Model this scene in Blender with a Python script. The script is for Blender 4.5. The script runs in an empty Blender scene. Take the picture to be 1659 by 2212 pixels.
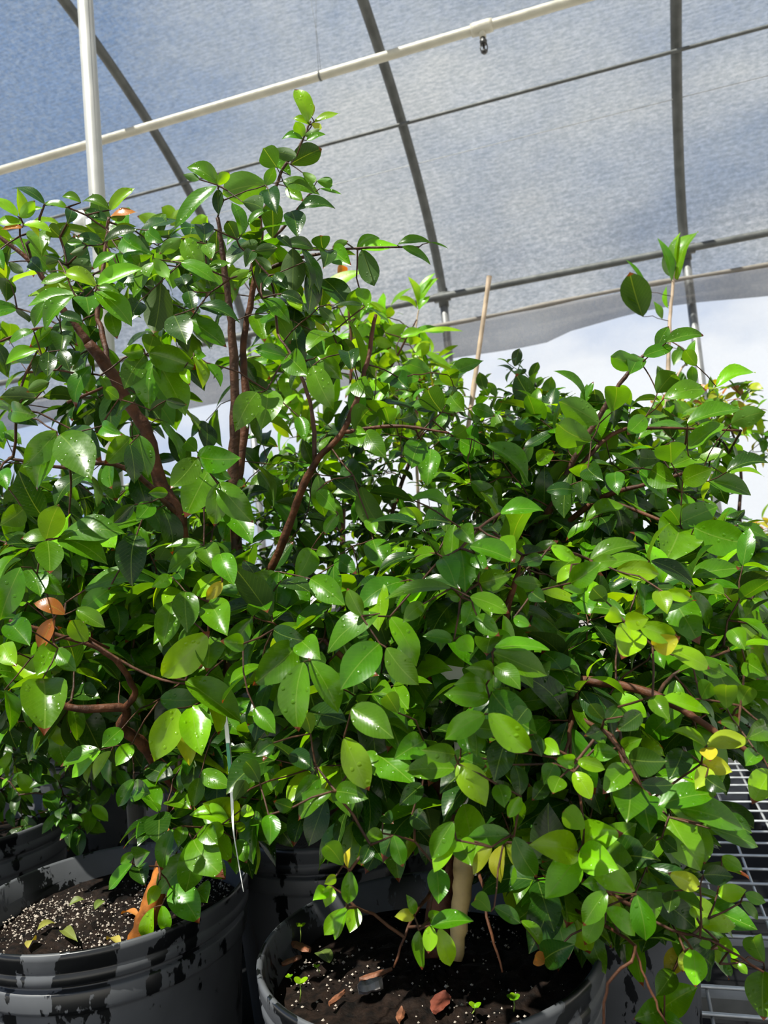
import bpy, math, random
import numpy as np
from mathutils import Vector, Matrix

# ------------------------------------------------------------------ camera, light, exposure
W, H, F = 1659.0, 2212.0, 1661.0
EYE = 1.5
PITCH, ROLL, YAW = math.radians(90 + 4.512), math.radians(-5.132), math.radians(-17.087)
scn = bpy.context.scene
col = scn.collection
scn.view_settings.view_transform = 'Standard'
scn.view_settings.look = 'None'
scn.view_settings.exposure = 0.0
scn.view_settings.gamma = 1.0
scn.view_settings.use_curve_mapping = False
cy = scn.cycles
cy.max_bounces = 6; cy.diffuse_bounces = 3; cy.glossy_bounces = 2
cy.transmission_bounces = 4; cy.transparent_max_bounces = 8
cy.sample_clamp_indirect = 4.0
cy.caustics_reflective = False; cy.caustics_refractive = False

CAM_R = Matrix.Rotation(PITCH, 3, 'X') @ Matrix.Rotation(ROLL, 3, 'Z')
cam_data = bpy.data.cameras.new('camera')
cam = bpy.data.objects.new('camera', cam_data)
col.objects.link(cam)
cam.location = (0, 0, EYE)
cam.rotation_euler = CAM_R.to_euler()
cam_data.sensor_fit = 'VERTICAL'
cam_data.sensor_height = 34.6
cam_data.lens = 34.6 * F / H
cam_data.clip_start = 0.02
cam_data.dof.use_dof = True
cam_data.dof.focus_distance = 0.95
cam_data.dof.aperture_fstop = 9.0
scn.camera = cam

SUN_DIR = Vector((-0.36, -0.30, 0.88)).normalized()      # towards the sun
sd = bpy.data.lights.new('sun', 'SUN')
sd.energy = 22.5; sd.angle = 0.012; sd.color = (1.0, 0.95, 0.84)
sun = bpy.data.objects.new('sun', sd); col.objects.link(sun)
sun.location = (0, 0, 8)
sun.rotation_euler = SUN_DIR.to_track_quat('Z', 'Y').to_euler()

world = bpy.data.worlds.new('sky'); scn.world = world
world.use_nodes = True
wn = world.node_tree; wn.nodes.clear()
tc = wn.nodes.new('ShaderNodeTexCoord')
mp = wn.nodes.new('ShaderNodeMapping'); mp.inputs['Scale'].default_value = (1.0, 1.0, 1.9); mp.inputs['Location'].default_value = (0.35, 0.2, 0.1)
nz = wn.nodes.new('ShaderNodeTexNoise'); nz.inputs['Scale'].default_value = 1.9; nz.inputs['Detail'].default_value = 7; nz.inputs['Roughness'].default_value = 0.52
sep = wn.nodes.new('ShaderNodeSeparateXYZ')
mad = wn.nodes.new('ShaderNodeMath'); mad.operation = 'MULTIPLY_ADD'; mad.inputs[1].default_value = 0.30
mad2 = wn.nodes.new('ShaderNodeMath'); mad2.operation = 'MULTIPLY_ADD'; mad2.inputs[1].default_value = -0.30
rp = wn.nodes.new('ShaderNodeValToRGB')
rp.color_ramp.elements[0].position = 0.22; rp.color_ramp.elements[0].color = (0.19, 0.33, 0.60, 1)
rp.color_ramp.elements[1].position = 0.46; rp.color_ramp.elements[1].color = (0.86, 0.87, 0.88, 1)
bg = wn.nodes.new('ShaderNodeBackground'); bg.inputs['Strength'].default_value = 1.2
wo = wn.nodes.new('ShaderNodeOutputWorld')
L = wn.links.new
L(tc.outputs['Generated'], mp.inputs['Vector']); L(mp.outputs[0], nz.inputs['Vector'])
L(tc.outputs['Generated'], sep.inputs[0])
L(sep.outputs['X'], mad.inputs[0]); L(nz.outputs['Fac'], mad.inputs[2])
L(sep.outputs['Z'], mad2.inputs[0]); L(mad.outputs[0], mad2.inputs[2])
L(mad2.outputs[0], rp.inputs[0]); L(rp.outputs[0], bg.inputs[0]); L(bg.outputs[0], wo.inputs[0])

# ------------------------------------------------------------------ coordinates
CR = np.array(CAM_R)
DU = np.array([math.cos(YAW), math.sin(YAW), 0.0])         # along the greenhouse
DW = np.array([-DU[1], DU[0], 0.0])                        # across it, away from the camera
UPV = np.array([0, 0, 1.0])
def ray(px, py):
    v = CR @ np.array([(px - W / 2) / F, -(py - H / 2) / F, -1.0])
    return v
def at(px, py, y):
    """the point seen at (px, py) at distance y in front of the camera"""
    v = ray(px, py)
    return v * (y / v[1]) + np.array([0, 0, EYE])
def uw(u, w, z):
    return u * DU + w * DW + np.array([0, 0, z])
def nrm(v):
    v = np.asarray(v, float); n = np.linalg.norm(v)
    return v / n if n > 1e-9 else v
rng = random.Random(7)

# ------------------------------------------------------------------ materials
def mat(name):
    m = bpy.data.materials.new(name); m.use_nodes = True
    m.node_tree.nodes.clear()
    return m, m.node_tree.nodes, m.node_tree.links.new
def simple(name, color, rough=0.5, metal=0.0, bump=0.0, bscale=40, var=0.0, spec=0.5, vscale=8):
    m, N, K = mat(name)
    o = N.new('ShaderNodeOutputMaterial'); p = N.new('ShaderNodeBsdfPrincipled')
    p.inputs['Roughness'].default_value = rough; p.inputs['Metallic'].default_value = metal
    p.inputs['Specular IOR Level'].default_value = spec
    p.inputs['Base Color'].default_value = (*color, 1)
    t = N.new('ShaderNodeTexCoord')
    if var:
        n = N.new('ShaderNodeTexNoise'); n.inputs['Scale'].default_value = vscale; n.inputs['Detail'].default_value = 5
        K(t.outputs['Object'], n.inputs['Vector'])
        r = N.new('ShaderNodeValToRGB')
        r.color_ramp.elements[0].position = 0.35; r.color_ramp.elements[1].position = 0.65
        r.color_ramp.elements[0].color = (*[c * (1 - var) for c in color], 1)
        r.color_ramp.elements[1].color = (*[min(1, c * (1 + var)) for c in color], 1)
        K(n.outputs['Fac'], r.inputs[0]); K(r.outputs[0], p.inputs['Base Color'])
    if bump:
        n2 = N.new('ShaderNodeTexNoise'); n2.inputs['Scale'].default_value = bscale; n2.inputs['Detail'].default_value = 6
        K(t.outputs['Object'], n2.inputs['Vector'])
        b = N.new('ShaderNodeBump'); b.inputs['Strength'].default_value = bump; b.inputs['Distance'].default_value = 0.004
        K(n2.outputs['Fac'], b.inputs['Height']); K(b.outputs[0], p.inputs['Normal'])
    K(p.outputs[0], o.inputs[0])
    return m

def leaf_material(name, trans=0.32, wet=1.0, rough=0.27):
    m, N, K = mat(name)
    o = N.new('ShaderNodeOutputMaterial'); p = N.new('ShaderNodeBsdfPrincipled')
    at_ = N.new('ShaderNodeAttribute'); at_.attribute_name = 'tint'
    uv = N.new('ShaderNodeUVMap'); uv.uv_map = 'uv'
    s = N.new('ShaderNodeSeparateXYZ'); K(uv.outputs[0], s.inputs[0])
    def math_(op, a, b=None, c=None):
        n = N.new('ShaderNodeMath'); n.operation = op
        for i, v in enumerate((a, b, c)):
            if v is None: continue
            if isinstance(v, (int, float)): n.inputs[i].default_value = v
            else: K(v, n.inputs[i])
        return n.outputs[0]
    def mix(f, a, b):
        n = N.new('ShaderNodeMix'); n.data_type = 'RGBA'
        K(f, n.inputs[0]) if not isinstance(f, float) else None
        if isinstance(f, float): n.inputs[0].default_value = f
        for i, v in ((6, a), (7, b)):
            if isinstance(v, tuple): n.inputs[i].default_value = (*v, 1)
            else: K(v, n.inputs[i])
        return n.outputs[2]
    absu = math_('ABSOLUTE', math_('SUBTRACT', s.outputs['X'], 0.5))
    # pigment: mottling, paler midrib and side veins, brown tip where the leaf has one (alpha of the tint)
    nz_ = N.new('ShaderNodeTexNoise'); nz_.inputs['Scale'].default_value = 60; nz_.inputs['Detail'].default_value = 4
    tcn = N.new('ShaderNodeTexCoord'); K(tcn.outputs['Object'], nz_.inputs['Vector'])
    mot = math_('MULTIPLY_ADD', nz_.outputs['Fac'], 0.7, 0.65)
    vm = N.new('ShaderNodeVectorMath'); vm.operation = 'SCALE'; K(at_.outputs['Color'], vm.inputs[0]); K(mot, vm.inputs['Scale'])
    rib = math_('LESS_THAN', absu, 0.016)
    pale = mix(0.38, vm.outputs[0], (0.20, 0.30, 0.05))
    c1 = mix(rib, vm.outputs[0], pale)
    wave = math_('SINE', math_('MULTIPLY', math_('SUBTRACT', s.outputs['Y'], math_('MULTIPLY', absu, 0.55)), 75.0))
    vein = math_('GREATER_THAN', wave, 0.93)
    c2 = mix(math_('MULTIPLY', vein, 0.22), c1, pale)
    edge = math_('GREATER_THAN', math_('ADD', s.outputs['Y'], math_('MULTIPLY', nz_.outputs['Fac'], 0.06)), math_('SUBTRACT', 1.03, math_('MULTIPLY', at_.outputs['Alpha'], 0.10)))
    c3 = mix(edge, c2, (0.11, 0.03, 0.01))
    geo = N.new('ShaderNodeNewGeometry')
    under = mix(0.35, c3, (0.09, 0.16, 0.03))
    c4 = mix(geo.outputs['Backfacing'], c3, under)
    K(c4, p.inputs['Base Color'])
    p.inputs['Specular IOR Level'].default_value = 0.34
    K(math_('MULTIPLY_ADD', geo.outputs['Backfacing'], 0.3, math_('MULTIPLY_ADD', nz_.outputs['Fac'], 0.22, rough - 0.11)), p.inputs['Roughness'])
    # relief: veins, quilting and water drops
    vo = N.new('ShaderNodeTexVoronoi'); vo.inputs['Scale'].default_value = 150; K(tcn.outputs['Object'], vo.inputs['Vector'])
    vo.inputs['Randomness'].default_value = 1.0
    sepc = N.new('ShaderNodeSeparateColor'); K(vo.outputs['Color'], sepc.inputs[0])
    rad = math_('MULTIPLY', math_('GREATER_THAN', sepc.outputs[0], 0.68), 0.32)
    drop = math_('MAXIMUM', math_('SUBTRACT', rad, vo.outputs['Distance']), 0.0)
    h = math_('ADD', math_('MULTIPLY', math_('SQRT', drop), 1.1 * wet), math_('ADD', math_('MULTIPLY', nz_.outputs['Fac'], 0.35), math_('MULTIPLY', wave, 0.010)))
    b = N.new('ShaderNodeBump'); b.inputs['Strength'].default_value = 0.55; b.inputs['Distance'].default_value = 0.0022
    K(h, b.inputs['Height']); K(b.outputs[0], p.inputs['Normal'])
    tr = N.new('ShaderNodeBsdfTranslucent')
    tcx = N.new('ShaderNodeVectorMath'); tcx.operation = 'MULTIPLY'
    K(c3, tcx.inputs[0]); tcx.inputs[1].default_value = (2.9, 2.2, 0.5)
    K(tcx.outputs[0], tr.inputs['Color'])
    ms = N.new('ShaderNodeMixShader'); ms.inputs[0].default_value = trans
    K(p.outputs[0], ms.inputs[1]); K(tr.outputs[0], ms.inputs[2]); K(ms.outputs[0], o.inputs[0])
    return m

def film_material(name, clear, bright, tone, weave=True):
    m, N, K = mat(name)
    o = N.new('ShaderNodeOutputMaterial')
    t = N.new('ShaderNodeTexCoord')
    mpn = N.new('ShaderNodeMapping'); mpn.inputs['Rotation'].default_value = (0, 0, -YAW); K(t.outputs['Object'], mpn.inputs['Vector'])
    n = N.new('ShaderNodeTexNoise'); n.inputs['Scale'].default_value = 42; n.inputs['Detail'].default_value = 3; n.inputs['Roughness'].default_value = 0.7
    K(mpn.outputs[0], n.inputs['Vector'])
    n2 = N.new('ShaderNodeTexNoise'); n2.inputs['Scale'].default_value = 2.2; n2.inputs['Detail'].default_value = 4; K(mpn.outputs[0], n2.inputs['Vector'])
    r = N.new('ShaderNodeValToRGB')
    r.color_ramp.elements[0].position = 0.34; r.color_ramp.elements[1].position = 0.68
    r.color_ramp.elements[0].color = (*[c * 0.62 for c in tone], 1); r.color_ramp.elements[1].color = (*[min(0.98, c * 1.25) for c in tone], 1)
    K(n.outputs['Fac'], r.inputs[0])
    tl = N.new('ShaderNodeBsdfTranslucent'); K(r.outputs[0], tl.inputs[0])
    df = N.new('ShaderNodeBsdfDiffuse'); df.inputs[0].default_value = (*[c * bright for c in tone], 1)
    tp = N.new('ShaderNodeBsdfTransparent'); tp.inputs[0].default_value = (0.93, 0.96, 1.0, 1)
    if weave:
        m3 = N.new('ShaderNodeMapping'); m3.inputs['Scale'].default_value = (0.45, 1, 1); K(mpn.outputs[0], m3.inputs['Vector'])
        n3 = N.new('ShaderNodeTexNoise'); n3.inputs['Scale'].default_value = 75; n3.inputs['Detail'].default_value = 2; n3.inputs['Roughness'].default_value = 0.75; K(m3.outputs[0], n3.inputs['Vector'])
        w3 = N.new('ShaderNodeTexWave'); w3.bands_direction = 'Y'; w3.inputs['Scale'].default_value = 18; w3.inputs['Distortion'].default_value = 3.0; w3.inputs['Detail'].default_value = 1; K(mpn.outputs[0], w3.inputs['Vector'])
        a3 = N.new('ShaderNodeMath'); a3.operation = 'MULTIPLY_ADD'; a3.inputs[1].default_value = 0.10; K(w3.outputs['Fac'], a3.inputs[0]); K(n3.outputs['Fac'], a3.inputs[2])
        r3 = N.new('ShaderNodeValToRGB'); r3.color_ramp.elements[0].position = 0.38; r3.color_ramp.elements[1].position = 0.74
        r3.color_ramp.elements[0].color = (0.56, 0.60, 0.62, 1); r3.color_ramp.elements[1].color = (1.0, 1.0, 1.0, 1)
        K(a3.outputs[0], r3.inputs[0]); K(r3.outputs[0], tp.inputs[0])
    a = N.new('ShaderNodeMixShader'); a.inputs[0].default_value = 0.35; K(tl.outputs[0], a.inputs[1]); K(df.outputs[0], a.inputs[2])
    f = N.new('ShaderNodeMath'); f.operation = 'MULTIPLY_ADD'; K(n2.outputs['Fac'], f.inputs[0]); f.inputs[1].default_value = 0.22; f.inputs[2].default_value = clear - 0.11
    g = N.new('ShaderNodeMath'); g.operation = 'MULTIPLY_ADD'; K(n.outputs['Fac'], g.inputs[0]); g.inputs[1].default_value = -0.5 if weave else -0.1; K(f.outputs[0], g.inputs[2])
    g2 = N.new('ShaderNodeMath'); g2.operation = 'ADD'; K(g.outputs[0], g2.inputs[0]); g2.inputs[1].default_value = 0.25 if weave else 0.05; g2.use_clamp = True
    b = N.new('ShaderNodeMixShader'); K(g2.outputs[0], b.inputs[0]); K(a.outputs[0], b.inputs[1]); K(tp.outputs[0], b.inputs[2])
    K(b.outputs[0], o.inputs[0])
    return m

def pot_material(name, dry=(0.062, 0.066, 0.073), wetc=(0.003, 0.0035, 0.004)):
    m, N, K = mat(name)
    o = N.new('ShaderNodeOutputMaterial'); p = N.new('ShaderNodeBsdfPrincipled')
    t = N.new('ShaderNodeTexCoord')
    mpn = N.new('ShaderNodeMapping'); mpn.inputs['Scale'].default_value = (1, 1, 0.5); K(t.outputs['Object'], mpn.inputs['Vector'])
    n = N.new('ShaderNodeTexNoise'); n.inputs['Scale'].default_value = 17; n.inputs['Detail'].default_value = 5; n.inputs['Roughness'].default_value = 0.6; K(mpn.outputs[0], n.inputs['Vector'])
    n2 = N.new('ShaderNodeTexNoise'); n2.inputs['Scale'].default_value = 14; n2.inputs['Detail'].default_value = 7; K(t.outputs['Object'], n2.inputs['Vector'])
    r = N.new('ShaderNodeValToRGB'); r.color_ramp.elements[0].position = 0.55; r.color_ramp.elements[1].position = 0.56
    r.color_ramp.elements[0].color = (1, 1, 1, 1); r.color_ramp.elements[1].color = (0, 0, 0, 1)
    K(n.outputs['Fac'], r.inputs[0])
    mx0 = N.new('ShaderNodeMix'); mx0.data_type = 'RGBA'; mx0.inputs[6].default_value = (*[c * 0.45 for c in dry], 1); mx0.inputs[7].default_value = (*[c * 1.5 for c in dry], 1)
    K(n2.outputs['Fac'], mx0.inputs[0])
    mx = N.new('ShaderNodeMix'); mx.data_type = 'RGBA'; mx.inputs[6].default_value = (*wetc, 1)
    K(mx0.outputs[2], mx.inputs[7]); K(r.outputs[0], mx.inputs[0]); K(mx.outputs[2], p.inputs['Base Color'])
    rr = N.new('ShaderNodeMath'); rr.operation = 'MULTIPLY_ADD'; K(r.outputs[0], rr.inputs[0]); rr.inputs[1].default_value = 0.22; rr.inputs[2].default_value = 0.3
    K(rr.outputs[0], p.inputs['Roughness'])
    b = N.new('ShaderNodeBump'); b.inputs['Strength'].default_value = 0.25; b.inputs['Distance'].default_value = 0.002; K(n2.outputs['Fac'], b.inputs['Height']); K(b.outputs[0], p.inputs['Normal'])
    K(p.outputs[0], o.inputs[0])
    return m

M_LEAF = leaf_material('glossy_leaf')
M_LEAF_BACK = leaf_material('distant_leaf', trans=0.30, wet=0.6, rough=0.36)
M_LEAF_DRY = leaf_material('fallen_leaf_blade', trans=0.1, wet=0.3, rough=0.55)
M_BARK = simple('reddish_bark', (0.060, 0.022, 0.009), 0.6, spec=.22, bump=0.8, bscale=90, var=0.5, vscale=50)
M_TRUNK = simple('peeling_orange_bark', (0.27, 0.088, 0.012), 0.6, spec=.2, bump=0.9, bscale=35, var=0.6, vscale=28)
M_STUMP = simple('pale_bare_wood', (0.36, 0.26, 0.10), 0.6, bump=0.5, bscale=40, var=0.25, vscale=30)
M_TWIG = simple('dark_twig_bark', (0.050, 0.022, 0.011), 0.55, spec=.25, bump=0.6, bscale=120, var=0.5, vscale=60)
M_POT = pot_material('black_nursery_plastic')
M_SOIL = simple('wet_potting_soil', (0.0065, 0.0036, 0.0024), 0.75, spec=.12, bump=1.0, bscale=120, var=0.8, vscale=70)
M_PERLITE = simple('perlite', (0.36, 0.31, 0.26), 0.8)
M_CHIP = simple('bark_chip_wood', (0.15, 0.055, 0.024), 0.6, bump=0.8, bscale=60, var=0.5, vscale=40)
M_GALV = simple('galvanised_steel', (0.2, 0.205, 0.205), 0.45, metal=0.55, var=0.15, vscale=20)
M_WIRE = simple('galvanised_bench_wire', (0.50, 0.52, 0.54), 0.35, metal=0.6, var=0.15, vscale=30)
M_RIB = simple('weathered_grey_pipe', (0.075, 0.08, 0.078), 0.6, metal=0.2, var=0.25, vscale=14)
M_PVC = simple('aged_white_pvc', (0.42, 0.40, 0.33), 0.45, var=0.12, vscale=12)
M_WHITE = simple('white_plastic', (0.78, 0.78, 0.76), 0.4)
M_TAGGREEN = simple('green_tag_print', (0.01, 0.10, 0.05), 0.4)
M_DARK = simple('black_plastic_fitting', (0.02, 0.02, 0.02), 0.4)
M_MAT = simple('black_fabric_and_shade', (0.006, 0.0065, 0.0075), 0.95, spec=.08, bump=0.6, bscale=200, var=0.4, vscale=6)
M_GROUND = simple('pale_ground', (0.42, 0.40, 0.36), 0.9, var=0.25, vscale=1.5)
M_BAMBOO = simple('weathered_bamboo', (0.36, 0.27, 0.19), 0.7, var=0.3, vscale=25)
M_SKIRT = simple('pale_grey_bench_cloth', (0.42, 0.40, 0.39), 0.8, var=0.2, vscale=8)
M_YELLOW = simple('yellow_pot_label', (0.80, 0.60, 0.02), 0.5)
M_ROOF = film_material('woven_greenhouse_film', 0.56, 1.0, (0.09, 0.098, 0.102))
M_SIDE = film_material('clear_side_film', 0.86, 1.0, (0.42, 0.43, 0.44), weave=False)
M_BAND = film_material('rolled_film_layers', 0.25, 0.9, (0.15, 0.143, 0.135), weave=False)

# ------------------------------------------------------------------ objects
def tag(o, label=None, cat=None, group=None, kind=None):
    if label: o['label'] = label
    if cat: o['category'] = cat
    if group: o['group'] = group
    if kind: o['kind'] = kind
    return o
def empty(name, loc, label, cat, group=None):
    o = bpy.data.objects.new(name, None); col.objects.link(o); o.location = Vector(loc)
    o.empty_display_size = 0.05
    return tag(o, label, cat, group)
class MB:
    """collects vertices and faces, in world coordinates, for ONE mesh object"""
    def __init__(s): s.v = []; s.f = []; s.uv = []; s.c = []; s.n = 0
    def add(s, v, f, uv=None, c=None):
        v = np.asarray(v, float)
        s.v.append(v); s.f += [tuple(i + s.n for i in q) for q in f]; s.n += len(v)
        if uv is not None: s.uv.append(uv); s.c.append(np.tile(np.asarray(c, float), (len(v), 1)))
    def tube(s, pts, radii, k=8, cap=True):
        pts = [np.asarray(p, float) for p in pts]; n = len(pts)
        if not hasattr(radii, '__len__'): radii = [radii] * n
        ref = None; vs = []
        for i, p in enumerate(pts):
            t = nrm(pts[min(i + 1, n - 1)] - pts[max(i - 1, 0)])
            if ref is None:
                ref = np.array([0, 0, 1.0]) if abs(t[2]) < 0.9 else np.array([1.0, 0, 0])
            a = nrm(ref - t * (ref @ t)); b = np.cross(t, a); ref = a
            for j in range(k):
                th = 2 * math.pi * j / k
                vs.append(p + radii[i] * (math.cos(th) * a + math.sin(th) * b))
        f = [(i * k + j, i * k + (j + 1) % k, (i + 1) * k + (j + 1) % k, (i + 1) * k + j) for i in range(n - 1) for j in range(k)]
        if cap: f += [tuple(range(k - 1, -1, -1)), tuple((n - 1) * k + j for j in range(k))]
        s.add(vs, f)
    def box(s, c, sx, sy, sz, ax=None, ay=None, az=None):
        ax = DU if ax is None else ax; ay = DW if ay is None else ay; az = UPV if az is None else az
        c = np.asarray(c, float)
        vs = [c + ax * sx * i / 2 + ay * sy * j / 2 + az * sz * k / 2 for i in (-1, 1) for j in (-1, 1) for k in (-1, 1)]
        s.add(vs, [(0, 1, 3, 2), (4, 6, 7, 5), (0, 4, 5, 1), (2, 3, 7, 6), (0, 2, 6, 4), (1, 5, 7, 3)])
    def lathe(s, c, prof, k=64):
        c = np.asarray(c, float); vs = []; n = len(prof)
        for r, z in prof:
            for j in range(k):
                th = 2 * math.pi * j / k
                vs.append(c + np.array([r * math.cos(th), r * math.sin(th), z]))
        f = [(i * k + j, i * k + (j + 1) % k, (i + 1) * k + (j + 1) % k, (i + 1) * k + j) for i in range(n - 1) for j in range(k)]
        s.add(vs, f)
    def build(s, name, m, parent=None, smooth=True, origin=None):
        me = bpy.data.meshes.new(name)
        V = np.concatenate(s.v)
        o = bpy.data.objects.new(name, me); col.objects.link(o)
        if parent is not None:
            q = parent
            while q is not None: V = V - np.array(q.location); q = q.parent
            o.parent = parent
        elif origin is not None:
            V = V - np.asarray(origin); o.location = Vector(origin)
        me.from_pydata(V.tolist(), [], s.f)
        me.materials.append(m)
        if s.uv:
            UV = np.concatenate(s.uv); C = np.concatenate(s.c)
            lay = me.uv_layers.new(name='uv')
            li = np.zeros(len(me.loops), dtype=np.int32); me.loops.foreach_get('vertex_index', li)
            lay.data.foreach_set('uv', UV[li].ravel())
            ca = me.color_attributes.new('tint', 'FLOAT_COLOR', 'POINT')
            ca.data.foreach_set('color', C.ravel())
        if smooth: me.polygons.foreach_set('use_smooth', [True] * len(me.polygons))
        me.update()
        return o

# ------------------------------------------------------------------ leaves
LV = [0, .05, .14, .26, .38, .5, .62, .73, .83, .91, .965, 1.0]
LW = [.04, .33, .62, .86, .98, 1.0, .94, .78, .54, .29, .11, .012]
LX = [-1, -.52, 0, .52, 1]
LF = [(i * 5 + j, i * 5 + j + 1, (i + 1) * 5 + j + 1, (i + 1) * 5 + j) for i in range(len(LV) - 1) for j in range(4)]
LUV = np.array([(0.5 + 0.5 * x * w, v) for v, w in zip(LV, LW) for x in LX])
GV = np.repeat(np.array(LV), 5); GX = np.tile(np.array(LX), len(LV)); GW = np.repeat(np.array(LW), 5)
LW_LONG = np.repeat(np.array([.05, .36, .68, .88, .98, 1.0, .93, .80, .60, .38, .19, .02]), 5)
LW_OVAL = np.repeat(np.array([.05, .50, .80, .96, 1.0, 1.0, .96, .87, .72, .50, .28, .03]), 5)
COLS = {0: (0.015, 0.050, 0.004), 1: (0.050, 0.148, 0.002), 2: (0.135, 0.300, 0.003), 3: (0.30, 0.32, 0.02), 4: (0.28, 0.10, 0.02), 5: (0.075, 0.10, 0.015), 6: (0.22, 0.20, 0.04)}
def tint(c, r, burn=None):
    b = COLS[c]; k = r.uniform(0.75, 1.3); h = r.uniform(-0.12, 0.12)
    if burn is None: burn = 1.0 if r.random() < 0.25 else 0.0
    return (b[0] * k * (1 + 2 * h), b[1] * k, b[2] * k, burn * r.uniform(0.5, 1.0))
def add_leaf(mb, B, T, N_, width, r, c, curl=None, fold=None, prof=None, burn=None):
    """blade from the base B to the tip T; N_ = direction of its upper face"""
    B = np.asarray(B, float); T = np.asarray(T, float)
    ax = T - B; Ln = np.linalg.norm(ax); ax = ax / Ln
    n = nrm(N_ - ax * (N_ @ ax)); s = np.cross(ax, n)
    curl = r.uniform(0.04, 0.16) if curl is None else curl
    fold = r.uniform(0.05, 0.4) if fold is None else fold
    pw = GW if prof is None else prof
    ph = r.uniform(0, 6.28); wav = r.uniform(0.0, 0.06); side = r.uniform(-0.05, 0.05)
    twist = r.uniform(-0.35, 0.35)
    ang = twist * (GV - 0.5)
    x = GX * pw * width / 2
    up = fold * np.abs(GX) ** 1.3 * pw * width / 2 + wav * width * np.abs(GX) * np.sin(GV * 9 + ph + (GX > 0) * 2)
    xx = x * np.cos(ang) - up * np.sin(ang); uu = x * np.sin(ang) + up * np.cos(ang)
    arch = 4 * GV * (1 - GV) * curl * Ln
    P = B + np.outer(GV * Ln, ax) + np.outer(xx + 4 * GV * (1 - GV) * side * Ln, s) + np.outer(uu + arch, n)
    mb.add(P, LF, LUV, tint(c, r, burn))

def hero(bx, by, tx, ty, w, depth, r, sc=1.0):
    """where a leaf seen base (bx,by), tip (tx,ty), w wide stands in space: a blade about twice as long as wide"""
    B = at(bx, by, depth); T0 = at(tx, ty, depth)
    l = np.linalg.norm(T0 - B); wd = w * depth / F
    view = nrm(B - np.array([0, 0, EYE]))
    asp = 0.50
    if wd > asp * l * 1.08:                    # foreshortened: its tip comes towards us
        Lr = min(wd / asp, l * 1.9); T = T0 - view * math.sqrt(max(Lr * Lr - l * l, 0)) * 0.85
        # keep the tip on its line of sight
        d = T[1]; T = at(tx, ty, max(d, 0.3)); wt = wd; phi = r.uniform(-0.2, 0.2)
    else:
        T = T0; wt = max(wd, min(asp * l, wd * 1.7)); phi = math.acos(min(1, wd / wt))
    ax = nrm(T - B)
    n = nrm(-view - ax * (-view @ ax))
    upp = np.cross(ax, n)
    if upp[2] < 0: upp = -upp
    n2 = nrm(n * math.cos(phi) + upp * math.sin(phi))
    if n2[2] < -0.25 or (by < 700 and n2[2] < 0): n2 = -n2
    return B, T, n2, wt

SECT = {}
# prominent leaves as they hang in the photograph: base x y, tip x y, width, tint (numbers in units of the section's scale)
SECT['T'] = (400, 180, .3014, """880 280 785 40 125 2;905 240 862 95 55 3;925 275 1110 215 45 2;895 300 770 252 50 2;905 290 980 322 50 3;850 385 790 275 90 2;860 375 965 322 55 1;845 405 692 400 50 1;870 410 1005 365 45 1;800 520 614 482 95 0;655 600 560 462 165 0;755 580 980 470 160 0;755 660 562 548 85 1;590 720 262 792 225 1;245 730 15 605 120 1;235 730 318 640 80 2;100 690 -15 655 60 1;230 735 -73 1035 105 1;575 730 640 600 90 1;595 760 660 940 150 0;700 700 965 800 100 1;730 740 850 845 100 1;840 640 940 700 70 1;945 700 1055 730 80 1;965 755 1120 795 25 1;800 920 1075 900 85 0;760 920 805 1105 160 0;235 760 240 945 80 0;400 1090 330 850 95 1;450 1020 610 910 50 1;410 850 560 910 140 0;125 1010 130 1140 140 0;370 1120 300 985 110 0;390 1170 522 1140 85 0;500 1200 660 1180 90 0;480 1200 430 1320 95 0;490 1250 620 1330 80 0;720 1150 925 1185 90 0;990 1195 975 1090 140 0;1010 1200 990 1330 130 0;1060 1190 1190 1305 150 1;1060 1170 1170 1130 60 1;1230 1185 1395 1110 85 1;1235 1180 1540 1168 75 2;1265 1190 1355 1455 155 0;1520 1160 1760 1145 60 1;1553 1170 1758 1300 60 1;1758 1140 1885 1185 15 1;655 1095 770 1190 60 0;770 1180 765 1510 185 0;840 1180 965 1510 90 0;855 1280 890 1475 60 0;30 1105 130 1350 150 1;150 1150 190 1270 100 1;0 1290 215 1425 110 1;155 1330 330 1290 60 1;475 1340 355 1490 80 1;320 1400 460 1340 80 2;600 1380 540 1510 110 0;640 1370 740 1480 100 0;690 1510 850 1580 80 0;750 1500 840 1640 110 2;550 1540 750 1725 110 1;100 1600 390 1720 80 0;960 1600 1080 1700 80 0;1070 1590 1280 1590 34 0;20 1490 60 1650 110 0;160 1500 30 1450 70 1""")
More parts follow.
